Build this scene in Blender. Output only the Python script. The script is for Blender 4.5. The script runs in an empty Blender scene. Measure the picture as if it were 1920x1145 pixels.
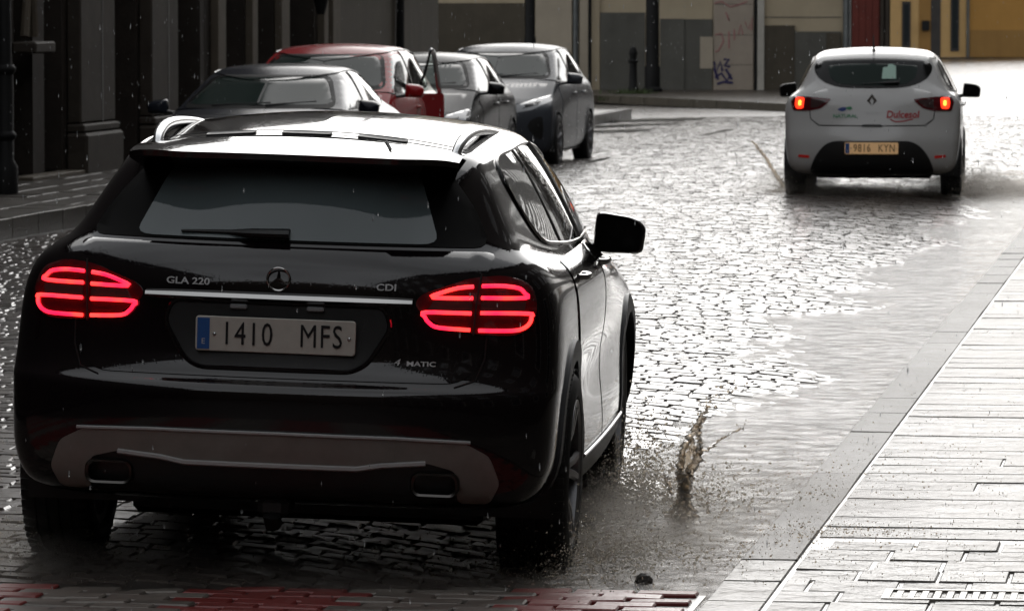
import bpy, bmesh, math, random
import numpy as np
from mathutils import Vector, Matrix
from mathutils.bvhtree import BVHTree
from mathutils.geometry import delaunay_2d_cdt
R = math.radians
rnd = random.Random(7)
sc = bpy.context.scene
COL = sc.collection

# ---------------------------------------------------------------- camera, sky, sun, exposure
cam_d = bpy.data.cameras.new('camera'); cam = bpy.data.objects.new('camera', cam_d); COL.objects.link(cam)
cam_d.lens = 172.5; cam_d.sensor_width = 36.0; cam_d.clip_start = 0.5; cam_d.clip_end = 2000
cam.location = (0, 0, 1.85); cam.rotation_euler = (R(90 - 3.478), 0, 0)
cam_d.dof.use_dof = True; cam_d.dof.focus_distance = 16.2; cam_d.dof.aperture_fstop = 18.0
sc.camera = cam
SUN_EL, SUN_AZ = 26.0, 2.0
w = bpy.data.worlds.new('World'); sc.world = w; w.use_nodes = True
wn = w.node_tree.nodes; wl = w.node_tree.links
bg = wn['Background']; bg.inputs['Strength'].default_value = 0.15
sky = wn.new('ShaderNodeTexSky'); sky.sky_type = 'NISHITA'; sky.sun_disc = False
sky.sun_elevation = R(SUN_EL); sky.sun_rotation = R(SUN_AZ); sky.dust_density = 1.7; sky.air_density = 1.0; sky.ozone_density = 1.0
hs = wn.new('ShaderNodeHueSaturation'); hs.inputs['Saturation'].default_value = 0.16; hs.inputs['Value'].default_value = 1.0
cn = wn.new('ShaderNodeTexNoise'); cn.inputs['Scale'].default_value = 2.2; cn.inputs['Detail'].default_value = 5
cr_ = wn.new('ShaderNodeMapRange'); cr_.inputs['From Min'].default_value = .3; cr_.inputs['From Max'].default_value = .7
cr_.inputs['To Min'].default_value = .72; cr_.inputs['To Max'].default_value = 1.2
mx = wn.new('ShaderNodeMix'); mx.data_type = 'RGBA'; mx.blend_type = 'MULTIPLY'; mx.inputs['Factor'].default_value = 1.0
tcw = wn.new('ShaderNodeTexCoord')
wl.new(tcw.outputs['Generated'], cn.inputs['Vector'])
wl.new(cn.outputs['Fac'], cr_.inputs['Value'])
wl.new(sky.outputs['Color'], hs.inputs['Color']); wl.new(cr_.outputs['Result'], mx.inputs['B'])
oc = wn.new('ShaderNodeMix'); oc.data_type = 'RGBA'; oc.inputs['Factor'].default_value = .55; oc.inputs['B'].default_value = (3.25, 3.3, 3.38, 1)   # even cloud deck over the clear-sky light
wl.new(hs.outputs['Color'], oc.inputs['A']); wl.new(oc.outputs['Result'], mx.inputs['A'])
wl.new(mx.outputs['Result'], bg.inputs['Color'])
sun_d = bpy.data.lights.new('sun', 'SUN'); sun_d.energy = 0.5; sun_d.angle = R(75); sun_d.color = (1, .97, .93)
sun = bpy.data.objects.new('sun', sun_d); COL.objects.link(sun)
sv = Vector((math.sin(R(SUN_AZ)) * math.cos(R(SUN_EL)), math.cos(R(SUN_AZ)) * math.cos(R(SUN_EL)), math.sin(R(SUN_EL))))
sun.rotation_euler = sv.to_track_quat('Z', 'Y').to_euler()
vs = sc.view_settings; vs.view_transform = 'Standard'; vs.look = 'None'; vs.exposure = 0.7; vs.gamma = 1.0; vs.use_curve_mapping = False
sc.cycles.max_bounces = 6; sc.cycles.diffuse_bounces = 3; sc.cycles.glossy_bounces = 4; sc.cycles.transmission_bounces = 4
sc.cycles.volume_bounces = 0; sc.cycles.caustics_reflective = False; sc.cycles.caustics_refractive = False
sc.cycles.use_denoising = True; sc.cycles.use_adaptive_sampling = True; sc.cycles.adaptive_threshold = .025

# ---------------------------------------------------------------- materials
MATS = {}
def mat(name, col, rough=.5, metal=0., var=0., vscale=6., col2=None, bump=0., bscale=30., bdist=.01, coat=0., rvar=0.,
        emit=None, estr=0., island=0., ior=1.5, spec=.5, stretch=None, drops=0., streak=0., wet=0., wetr=.13):
    m = bpy.data.materials.new(name); m.use_nodes = True
    N = m.node_tree.nodes; Lk = m.node_tree.links; b = N['Principled BSDF']
    b.inputs['Base Color'].default_value = (*col, 1); b.inputs['Roughness'].default_value = rough
    b.inputs['Metallic'].default_value = metal; b.inputs['IOR'].default_value = ior; b.inputs['Specular IOR Level'].default_value = spec
    if coat: b.inputs['Coat Weight'].default_value = coat; b.inputs['Coat Roughness'].default_value = .03
    if wet: b.inputs['Coat Weight'].default_value = wet; b.inputs['Coat Roughness'].default_value = wetr; b.inputs['Coat IOR'].default_value = 1.33
    if emit: b.inputs['Emission Color'].default_value = (*emit, 1); b.inputs['Emission Strength'].default_value = estr
    tc = N.new('ShaderNodeTexCoord'); vec = tc.outputs['Object']
    if stretch:
        mp = N.new('ShaderNodeMapping'); mp.inputs['Scale'].default_value = stretch; Lk.new(vec, mp.inputs['Vector']); vec = mp.outputs['Vector']
    if var or rvar or island or streak:
        no = N.new('ShaderNodeTexNoise'); no.inputs['Scale'].default_value = vscale; no.inputs['Detail'].default_value = 6; no.inputs['Roughness'].default_value = .62
        Lk.new(vec, no.inputs['Vector'])
        mr = N.new('ShaderNodeMapRange'); mr.inputs['From Min'].default_value = .32; mr.inputs['From Max'].default_value = .68
        Lk.new(no.outputs['Fac'], mr.inputs['Value']); fac = mr.outputs['Result']
        if island:
            ge = N.new('ShaderNodeNewGeometry'); oi = N.new('ShaderNodeObjectInfo')
            ad = N.new('ShaderNodeMath'); ad.operation = 'ADD'; Lk.new(ge.outputs['Random Per Island'], ad.inputs[0]); Lk.new(oi.outputs['Random'], ad.inputs[1])
            fr = N.new('ShaderNodeMath'); fr.operation = 'FRACT'; Lk.new(ad.outputs[0], fr.inputs[0])
            mi = N.new('ShaderNodeMix'); mi.inputs['Factor'].default_value = island; Lk.new(fac, mi.inputs['A']); Lk.new(fr.outputs[0], mi.inputs['B']); fac = mi.outputs['Result']
        if streak:
            mp2 = N.new('ShaderNodeMapping'); mp2.inputs['Scale'].default_value = (3.5, 3.5, .25); Lk.new(tc.outputs['Object'], mp2.inputs['Vector'])
            n3 = N.new('ShaderNodeTexNoise'); n3.inputs['Scale'].default_value = 1.2; n3.inputs['Detail'].default_value = 5; Lk.new(mp2.outputs['Vector'], n3.inputs['Vector'])
            mi = N.new('ShaderNodeMix'); mi.inputs['Factor'].default_value = streak; Lk.new(fac, mi.inputs['A']); Lk.new(n3.outputs['Fac'], mi.inputs['B']); fac = mi.outputs['Result']
        if var or island or streak:
            c2 = col2 if col2 else tuple(max(0, c * (1 - var)) for c in col)
            c1 = col if col2 else tuple(min(1, c * (1 + var)) for c in col)
            mc = N.new('ShaderNodeMix'); mc.data_type = 'RGBA'; mc.inputs['A'].default_value = (*c2, 1); mc.inputs['B'].default_value = (*c1, 1)
            Lk.new(fac, mc.inputs['Factor']); Lk.new(mc.outputs['Result'], b.inputs['Base Color'])
        if rvar:
            m2 = N.new('ShaderNodeMapRange'); m2.inputs['To Min'].default_value = max(.02, rough - rvar); m2.inputs['To Max'].default_value = rough + rvar
            Lk.new(fac, m2.inputs['Value']); Lk.new(m2.outputs['Result'], b.inputs['Roughness'])
    last = None
    if bump:
        n2 = N.new('ShaderNodeTexNoise'); n2.inputs['Scale'].default_value = bscale; n2.inputs['Detail'].default_value = 5; n2.inputs['Roughness'].default_value = .6
        Lk.new(vec, n2.inputs['Vector'])
        bp = N.new('ShaderNodeBump'); bp.inputs['Strength'].default_value = bump; bp.inputs['Distance'].default_value = bdist
        Lk.new(n2.outputs['Fac'], bp.inputs['Height']); last = bp
    if drops:
        vo = N.new('ShaderNodeTexVoronoi'); vo.inputs['Scale'].default_value = 95; vo.inputs['Randomness'].default_value = 1.0; Lk.new(tc.outputs['Object'], vo.inputs['Vector'])
        m3 = N.new('ShaderNodeMapRange'); m3.inputs['From Min'].default_value = .42; m3.inputs['From Max'].default_value = .1; Lk.new(vo.outputs['Distance'], m3.inputs['Value'])
        b2 = N.new('ShaderNodeBump'); b2.inputs['Strength'].default_value = drops; b2.inputs['Distance'].default_value = .0012; Lk.new(m3.outputs['Result'], b2.inputs['Height'])
        if last: Lk.new(last.outputs['Normal'], b2.inputs['Normal'])
        last = b2
    if last:
        Lk.new(last.outputs['Normal'], b.inputs['Normal'])
        if wet: Lk.new(last.outputs['Normal'], b.inputs['Coat Normal'])
    MATS[name] = m
    return m

mat('paint_black', (.006, .004, .005), .07, coat=.4, drops=.08)
mat('paint_white', (.60, .595, .58), .16, coat=.3, drops=.1)
mat('paint_red', (.36, .014, .018), .22, spec=.2, drops=.12)
mat('paint_navy', (.016, .019, .027), .2, spec=.22, drops=.12)
mat('paint_dark', (.006, .007, .008), .22, spec=.12, drops=.12)
mat('paint_grey', (.055, .060, .070), .26, spec=.22, drops=.12)
mat('plastic_black', (.012, .012, .012), .42, bump=.15, bscale=300)
mat('gloss_black', (.004, .004, .004), .12, spec=.25)
mat('rubber', (.012, .012, .012), .55, bump=.2, bscale=120)
mat('chrome', (.50, .49, .48), .16, metal=1.0)
mat('alu', (.62, .63, .64), .24, metal=1.0)
mat('rim', (.30, .30, .31), .3, metal=.9)
mat('valance', (.25, .235, .215), .42, metal=.25, var=.12, vscale=9)
mat('glass', (.006, .008, .008), .02, ior=1.52, drops=.05)
mat('glass_screen', (.024, .036, .032), .07, spec=.08, drops=.04)
mat('glass_rear', (.105, .13, .135), .03, ior=1.52, drops=.05)  # sky reflection and light through the cabin put into the pale base colour
mat('dark_chrome', (.10, .095, .09), .28, metal=1.)
mat('satin_silver', (.55, .55, .55), .42, metal=.4)
mat('frit', (.004, .004, .004), .5, spec=.06)
mat('glass_lamp', (.30, .31, .32), .05, coat=1)
mat('lens_red', (.10, .002, .006), .05, coat=1.0)
mat('lens_smoke', (.055, .03, .03), .08, coat=1.0)
mat('led_red', (.6, .02, .03), .3, emit=(1.0, .008, .022), estr=2.6)
mat('brake_lamp', (.6, .03, .02), .3, emit=(1.0, .03, .008), estr=1.7)
mat('brake_core', (.8, .4, .1), .3, emit=(1.0, .30, .03), estr=3.4)
mat('plate_white', (.62, .60, .54), .4, var=.05, vscale=30)
mat('plate_lit', (.62, .50, .36), .4, emit=(1.0, .55, .2), estr=.12)  # plate lamp light put into the orange base and a faint glow
mat('plate_blue', (.03, .12, .38), .4)
mat('ink', (.01, .01, .012), .5)
mat('white_ink', (.6, .62, .65), .5)
mat('seam', (.001, .001, .001), .8)
mat('logo_red', (.50, .02, .03), .4)
mat('logo_green', (.03, .26, .10), .4)
mat('logo_blue', (.02, .05, .25), .4)
mat('paper', (.42, .62, .52), .5)
mat('reflector', (.55, .02, .02), .2, emit=(1, .03, .02), estr=.03)

_m = bpy.data.materials.new('clear_pane'); _m.use_nodes = True; MATS['clear_pane'] = _m; _N = _m.node_tree.nodes; _L = _m.node_tree.links
_N.remove(_N['Principled BSDF']); _a = _N.new('ShaderNodeBsdfTransparent'); _a.inputs['Color'].default_value = (.62, .70, .67, 1); _b = _N.new('ShaderNodeBsdfGlossy'); _b.inputs['Roughness'].default_value = .03
_f = _N.new('ShaderNodeFresnel'); _f.inputs['IOR'].default_value = 1.5; _c = _N.new('ShaderNodeMixShader'); _L.new(_f.outputs[0], _c.inputs[0]); _L.new(_a.outputs[0], _c.inputs[1]); _L.new(_b.outputs[0], _c.inputs[2]); _L.new(_c.outputs[0], _N['Material Output'].inputs['Surface'])
# the light guides are not evenly bright: redder and oranger stretches along the strip
_m = MATS['led_red']; _N = _m.node_tree.nodes; _L = _m.node_tree.links
_n = _N.new('ShaderNodeTexNoise'); _n.inputs['Scale'].default_value = 11; _t = _N.new('ShaderNodeTexCoord'); _L.new(_t.outputs['Object'], _n.inputs['Vector'])
_r = _N.new('ShaderNodeMapRange'); _r.inputs['From Min'].default_value = .35; _r.inputs['From Max'].default_value = .65; _L.new(_n.outputs['Fac'], _r.inputs['Value'])
_x = _N.new('ShaderNodeMix'); _x.data_type = 'RGBA'; _x.inputs['A'].default_value = (1, .008, .045, 1); _x.inputs['B'].default_value = (1, .022, .018, 1); _L.new(_r.outputs['Result'], _x.inputs['Factor']); _L.new(_x.outputs['Result'], _N['Principled BSDF'].inputs['Emission Color'])
_r2 = _N.new('ShaderNodeMapRange'); _r2.inputs['From Min'].default_value = .3; _r2.inputs['From Max'].default_value = .7; _r2.inputs['To Min'].default_value = 1.5; _r2.inputs['To Max'].default_value = 3.4; _L.new(_n.outputs['Fac'], _r2.inputs['Value']); _L.new(_r2.outputs['Result'], _N['Principled BSDF'].inputs['Emission Strength'])

# ground
mat('sett', (.13, .108, .094), .35, island=.45, vscale=20, col2=(.04, .033, .029), bump=.35, bscale=50, bdist=.006, rvar=.1, wet=.8, wetr=.15, spec=.2)
mat('grout', (.035, .030, .026), .35, var=.4, vscale=14, bump=.5, bscale=45, bdist=.008, wet=.8, wetr=.2)
mat('slab', (.125, .112, .095), .5, island=.4, vscale=5, col2=(.035, .03, .026), bump=1.0, bscale=5, bdist=.022, rvar=.1, wet=.55, wetr=.12, spec=.10)
mat('kerb', (.085, .073, .06), .55, island=.4, vscale=6, col2=(.028, .024, .02), bump=.8, bscale=22, bdist=.010, rvar=.1, wet=.34, wetr=.2, spec=.12)
mat('brick_red', (.27, .045, .04), .45, island=.5, vscale=20, col2=(.18, .025, .02), bump=.4, bscale=50, bdist=.004, rvar=.1, wet=.45)
mat('brick_grey', (.24, .215, .185), .45, island=.5, vscale=20, col2=(.12, .107, .092), bump=.4, bscale=50, bdist=.004, rvar=.1, wet=.5)
mat('earth', (.035, .03, .026), .4, var=.3, vscale=2, bump=.5, bscale=6, bdist=.03)
mat('paint_line', (.085, .08, .07), .85, var=.5, vscale=5, bump=.8, bscale=14, bdist=.02, spec=.05)
mat('iron', (.04, .038, .036), .35, metal=.5, var=.3, vscale=20)
mat('mud_water', (.13, .105, .08), .08, var=.25, vscale=20)
mat('grate', (.30, .28, .25), .4, metal=.3, var=.3, vscale=20, wet=.3)
mat('weeds', (.05, .075, .02), .6, island=.6, vscale=5)
# buildings
mat('stone_dark', (.030, .024, .019), .7, var=.4, vscale=3, bump=.4, bscale=18, streak=.5, spec=.25)
mat('stone_mid', (.044, .036, .028), .7, var=.35, vscale=3, bump=.4, bscale=18, streak=.5, spec=.25)
mat('stone_pale', (.10, .083, .062), .7, var=.3, vscale=3, bump=.4, bscale=18, streak=.5, spec=.25)
mat('wood_dark', (.022, .018, .015), .45, var=.4, vscale=5, bump=.3, bscale=20)
mat('render_brown', (.075, .063, .046), .7, var=.35, vscale=1.6, bump=.3, bscale=14, streak=.6, spec=.25)
mat('render_cream', (.44, .37, .26), .75, var=.16, vscale=1.5, bump=.25, bscale=14, streak=.5, spec=.25)
mat('render_pink', (.38, .325, .265), .75, var=.16, vscale=1.5, bump=.2, bscale=14, streak=.5, spec=.25)
mat('render_pale', (.42, .365, .285), .75, var=.14, vscale=2, streak=.5, spec=.25)
mat('plinth', (.115, .112, .098), .75, var=.25, vscale=1.7, bump=.3, bscale=12, streak=.5, spec=.25)
mat('plinth_brown', (.085, .073, .054), .75, var=.35, vscale=1.7, bump=.3, bscale=12, streak=.6, spec=.25)
mat('ochre', (.38, .20, .05), .75, var=.12, vscale=.8, streak=.4, spec=.25)
mat('ochre_low', (.27, .15, .045), .75, var=.2, vscale=.8, streak=.5, spec=.25)
mat('ochre_pale', (.48, .31, .13), .75, var=.12, vscale=1.2, streak=.4, spec=.25)
mat('door_red', (.12, .026, .019), .6, var=.25, vscale=3, streak=.5, spec=.25)
mat('pipe_grey', (.13, .14, .14), .4, metal=.3, var=.2, vscale=5)
mat('pipe_black', (.008, .008, .008), .6, spec=.2)
mat('pipe_white', (.45, .43, .38), .5, var=.15, vscale=4, streak=.4)
mat('window_dark', (.02, .024, .026), .06)
mat('window_frame', (.30, .28, .25), .5)
mat('roof_tile', (.22, .09, .05), .7, var=.3, vscale=3)
mat('graffiti_pink', (.38, .16, .16), .7)
mat('graffiti_blue', (.03, .025, .10), .7)

# ---------------------------------------------------------------- mesh helpers
def tag(o, label=None, cat=None, group=None, kind=None):
    if label: o['label'] = label
    if cat: o['category'] = cat
    if group: o['group'] = group
    if kind: o['kind'] = kind
    return o
def empty(name, loc=(0, 0, 0), rot=(0, 0, 0)):
    o = bpy.data.objects.new(name, None); COL.objects.link(o); o.location = loc; o.rotation_euler = rot; o.empty_display_size = .2
    return o
def mk(name, vf, m, parent=None, smooth=30, loc=None):
    me = bpy.data.meshes.new(name)
    me.from_pydata([tuple(v) for v in vf[0]], [], [tuple(f) for f in vf[1]])
    me.materials.append(MATS[m] if isinstance(m, str) else m)
    if smooth:
        me.polygons.foreach_set('use_smooth', [True] * len(me.polygons)); me.set_sharp_from_angle(angle=R(smooth))
    me.update()
    o = bpy.data.objects.new(name, me); COL.objects.link(o)
    if parent: o.parent = parent
    if loc is not None: o.location = loc
    return o
def join(*vfs):
    V = []; F = []
    for v, f in vfs:
        n = len(V); V += [tuple(p) for p in v]; F += [tuple(i + n for i in q) for q in f]
    return V, F
def xf(vf, M):
    return [tuple(M @ Vector(p)) for p in vf[0]], vf[1]
def mirx(vf):
    return [(-p[0], p[1], p[2]) for p in vf[0]], [tuple(reversed(f)) for f in vf[1]]
def box(x0, x1, y0, y1, z0, z1, bev=0.):
    if bev <= 0:
        v = [(x0, y0, z0), (x1, y0, z0), (x1, y1, z0), (x0, y1, z0), (x0, y0, z1), (x1, y0, z1), (x1, y1, z1), (x0, y1, z1)]
        return v, [(0, 3, 2, 1), (4, 5, 6, 7), (0, 1, 5, 4), (1, 2, 6, 5), (2, 3, 7, 6), (3, 0, 4, 7)]
    bm = bmesh.new(); bmesh.ops.create_cube(bm, size=1)
    for p in bm.verts: p.co = Vector(((x0 + x1) / 2 + p.co.x * (x1 - x0), (y0 + y1) / 2 + p.co.y * (y1 - y0), (z0 + z1) / 2 + p.co.z * (z1 - z0)))
    bmesh.ops.bevel(bm, geom=bm.edges[:], offset=bev, segments=1, affect='EDGES')
    v = [tuple(p.co) for p in bm.verts]; bm.verts.index_update(); f = [tuple(q.index for q in p.verts) for p in bm.faces]; bm.free()
    return v, f
def loft(rings, closed=True, cap0=False, cap1=False):
    n = len(rings[0]); V = [tuple(p) for r in rings for p in r]; F = []
    for k in range(len(rings) - 1):
        for i in range(n if closed else n - 1):
            j = (i + 1) % n; F.append((k * n + i, k * n + j, (k + 1) * n + j, (k + 1) * n + i))
    if cap0: F.append(tuple(reversed(range(n))))
    if cap1: F.append(tuple((len(rings) - 1) * n + i for i in range(n)))
    return V, F
def crv(pts, n=8, closed=False):
    P = [Vector(p) for p in pts]; out = []; m = len(P)
    for i in range(m if closed else m - 1):
        g = lambda k: P[k % m] if closed else P[min(max(k, 0), m - 1)]
        a, b, c, d = g(i - 1), g(i), g(i + 1), g(i + 2)
        for j in range(n):
            t = j / n
            out.append(.5 * ((2 * b) + (c - a) * t + (2 * a - 5 * b + 4 * c - d) * t * t + (3 * b - 3 * c + d - a) * t ** 3))
    if not closed: out.append(P[-1])
    return out
def tube(path, rad, n=8, flat=1., up=(0, 0, 1), caps=True):
    P = [Vector(p) for p in path]; rings = []; up = Vector(up)
    for i, p in enumerate(P):
        t = (P[min(i + 1, len(P) - 1)] - P[max(i - 1, 0)]).normalized()
        s = t.cross(up)
        if s.length < 1e-4: s = t.cross(Vector((1, 0, 0)))
        s.normalize(); u = s.cross(t)
        r = rad[i] if hasattr(rad, '__len__') else rad
        rings.append([p + s * (r * math.cos(a)) + u * (r * flat * math.sin(a)) for a in [2 * math.pi * k / n for k in range(n)]])
    return loft(rings, True, caps, caps)
def lathe_x(prof, n=40):       # prof: (x, r)
    rings = [[(x, r * math.cos(a), r * math.sin(a)) for x, r in prof] for a in [2 * math.pi * k / n for k in range(n)]]
    return loft(rings + [rings[0]], False)
def lathe_z(prof, n=24):       # prof: (r, z)
    rings = [[(r * math.cos(a), r * math.sin(a), z) for a in [2 * math.pi * k / n for k in range(n)]] for r, z in prof]
    return loft(rings, True, True, True)
def rrect(w, h, r, n=5, cx=0, cy=0):
    out = []
    for sx, sy, a0 in ((1, 1, 0), (-1, 1, 90), (-1, -1, 180), (1, -1, 270)):
        for k in range(n + 1):
            a = R(a0 + 90 * k / n); out.append((cx + sx * (w / 2 - r) + r * math.cos(a), cy + sy * (h / 2 - r) + r * math.sin(a)))
    return out
def dens(poly, h):
    out = []
    for i, p in enumerate(poly):
        q = poly[(i + 1) % len(poly)]; d = math.hypot(q[0] - p[0], q[1] - p[1]); n = max(1, int(d / h))
        out += [(p[0] + (q[0] - p[0]) * k / n, p[1] + (q[1] - p[1]) * k / n) for k in range(n)]
    return out
def round_poly(poly, r, n=4):
    out = []
    for i, p in enumerate(poly):
        a = Vector(poly[i - 1]); b = Vector(p[:2]); c = Vector(poly[(i + 1) % len(poly)])
        rr = p[2] if len(p) > 2 else r
        a = Vector(a[:2]); c = Vector(c[:2])
        d1 = min(rr, (a - b).length * .45); d2 = min(rr, (c - b).length * .45)
        p0 = b + (a - b).normalized() * d1; p2 = b + (c - b).normalized() * d2
        for k in range(n + 1):
            t = k / n; q = p0 * (1 - t) ** 2 + b * 2 * t * (1 - t) + p2 * t * t; out.append((q.x, q.y))
    return out
def inpoly(x, y, P):
    c = False; j = len(P) - 1
    for i in range(len(P)):
        xi, yi = P[i]; xj, yj = P[j]
        if (yi > y) != (yj > y) and x < (xj - xi) * (y - yi) / (yj - yi) + xi: c = not c
        j = i
    return c
def fill2d(poly, h):
    pts = dens(poly, h); n = len(pts)
    xs = [p[0] for p in pts]; ys = [p[1] for p in pts]; ex = []
    x = min(xs) + h * .5
    while x < max(xs):
        y = min(ys) + h * .5
        while y < max(ys):
            if inpoly(x, y, pts) and min((x - p[0]) ** 2 + (y - p[1]) ** 2 for p in pts) > (h * .45) ** 2: ex.append((x, y))
            y += h
        x += h
    r = delaunay_2d_cdt([Vector(p) for p in pts + ex], [(i, (i + 1) % n) for i in range(n)], [], 1, 1e-6)
    return [tuple(v) for v in r[0]], [tuple(f) for f in r[2]], n

def text_vf(s, size, ext=.0015, align='CENTER', sx=1., bevel=0, spacing=1., shear=0.):
    c = bpy.data.curves.new('lettering', 'FONT'); c.body = s; c.size = size; c.extrude = ext; c.align_x = align; c.align_y = 'CENTER'
    c.space_character = spacing; c.shear = shear; c.resolution_u = 3; c.offset = bevel
    o = bpy.data.objects.new('tmp', c); COL.objects.link(o)
    dg = bpy.context.evaluated_depsgraph_get(); me = bpy.data.meshes.new_from_object(o.evaluated_get(dg))
    vf = ([(v.co.x * sx, v.co.y, v.co.z) for v in me.vertices], [tuple(p.vertices) for p in me.polygons])
    bpy.data.objects.remove(o); bpy.data.curves.remove(c); bpy.data.meshes.remove(me)
    return vf
M_REAR = Matrix.Rotation(R(90), 4, 'X')                                  # sheet faces -y
def strokes(lines, wid, y=0., th=.004):
    """polyline strokes in x,z (sheet facing -y) as thin raised ribbons"""
    out = []
    for ln in lines:
        out.append(tube([(p[0], y, p[1]) for p in ln], wid / 2, 6, th / wid, up=(0, 1, 0)))
    return join(*out)
# ---------------------------------------------------------------- car builder
def cage(rows):
    """rows: (zr,yr,wr,bow,cr, zm,wm, zf,yf,wf,bowf,crf) -> K x 32 x 3 control net"""
    out = []
    for (zr, yr, wr, bow, cr, zm, wm, zf, yf, wf, bof, crf) in rows:
        P = [(0, yr, zr), (.4 * wr, yr + .14 * bow, zr), (.70 * wr, yr + .5 * bow, zr), (.90 * wr, yr + .95 * bow, zr), (.985 * wr, yr + bow + .4 * cr, zr)]
        y0 = yr + bow + 1.2 * cr; y1 = yf - bof - 1.2 * crf
        for t in (0, .16, .33, .5, .67, .84, 1.0):
            a = (1 - t) * (1 - 2 * t) if t < .5 else 0; b_ = 1 - abs(2 * t - 1); c = t * (2 * t - 1) if t > .5 else 0
            # smooth width: ends wr/wf, middle wm
            e = (2 * t - 1) ** 2
            end = wr if t < .5 else wf; ez = zr if t < .5 else zf
            P.append((wm + (end - wm) * e, y0 + (y1 - y0) * t, zm + (ez - zm) * e))
        P += [(.985 * wf, yf - bof - .4 * crf, zf), (.90 * wf, yf - .95 * bof, zf), (.70 * wf, yf - .5 * bof, zf), (.4 * wf, yf - .14 * bof, zf), (0, yf, zf)]
        out.append(P + [(-p[0], p[1], p[2]) for p in reversed(P[1:-1])])
    return np.array(out, float)
def bmat(n, sub, periodic):
    rowsl = []
    segs = n if periodic else n - 1
    for i in range(segs):
        for j in range(sub):
            t = j / sub
            wts = ((1 - t) ** 3 / 6, (3 * t ** 3 - 6 * t * t + 4) / 6, (-3 * t ** 3 + 3 * t * t + 3 * t + 1) / 6, t ** 3 / 6)
            r = np.zeros(n)
            for d, wv in zip((-1, 0, 1, 2), wts):
                k = i + d
                if periodic: r[k % n] += wv
                elif k < 0: r[0] += 2 * wv; r[1] -= wv
                elif k >= n: r[n - 1] += 2 * wv; r[n - 2] -= wv
                else: r[k] += wv
            rowsl.append(r)
    if not periodic:
        r = np.zeros(n); r[n - 1] = 1; rowsl.append(r)
    return np.array(rowsl)

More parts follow.
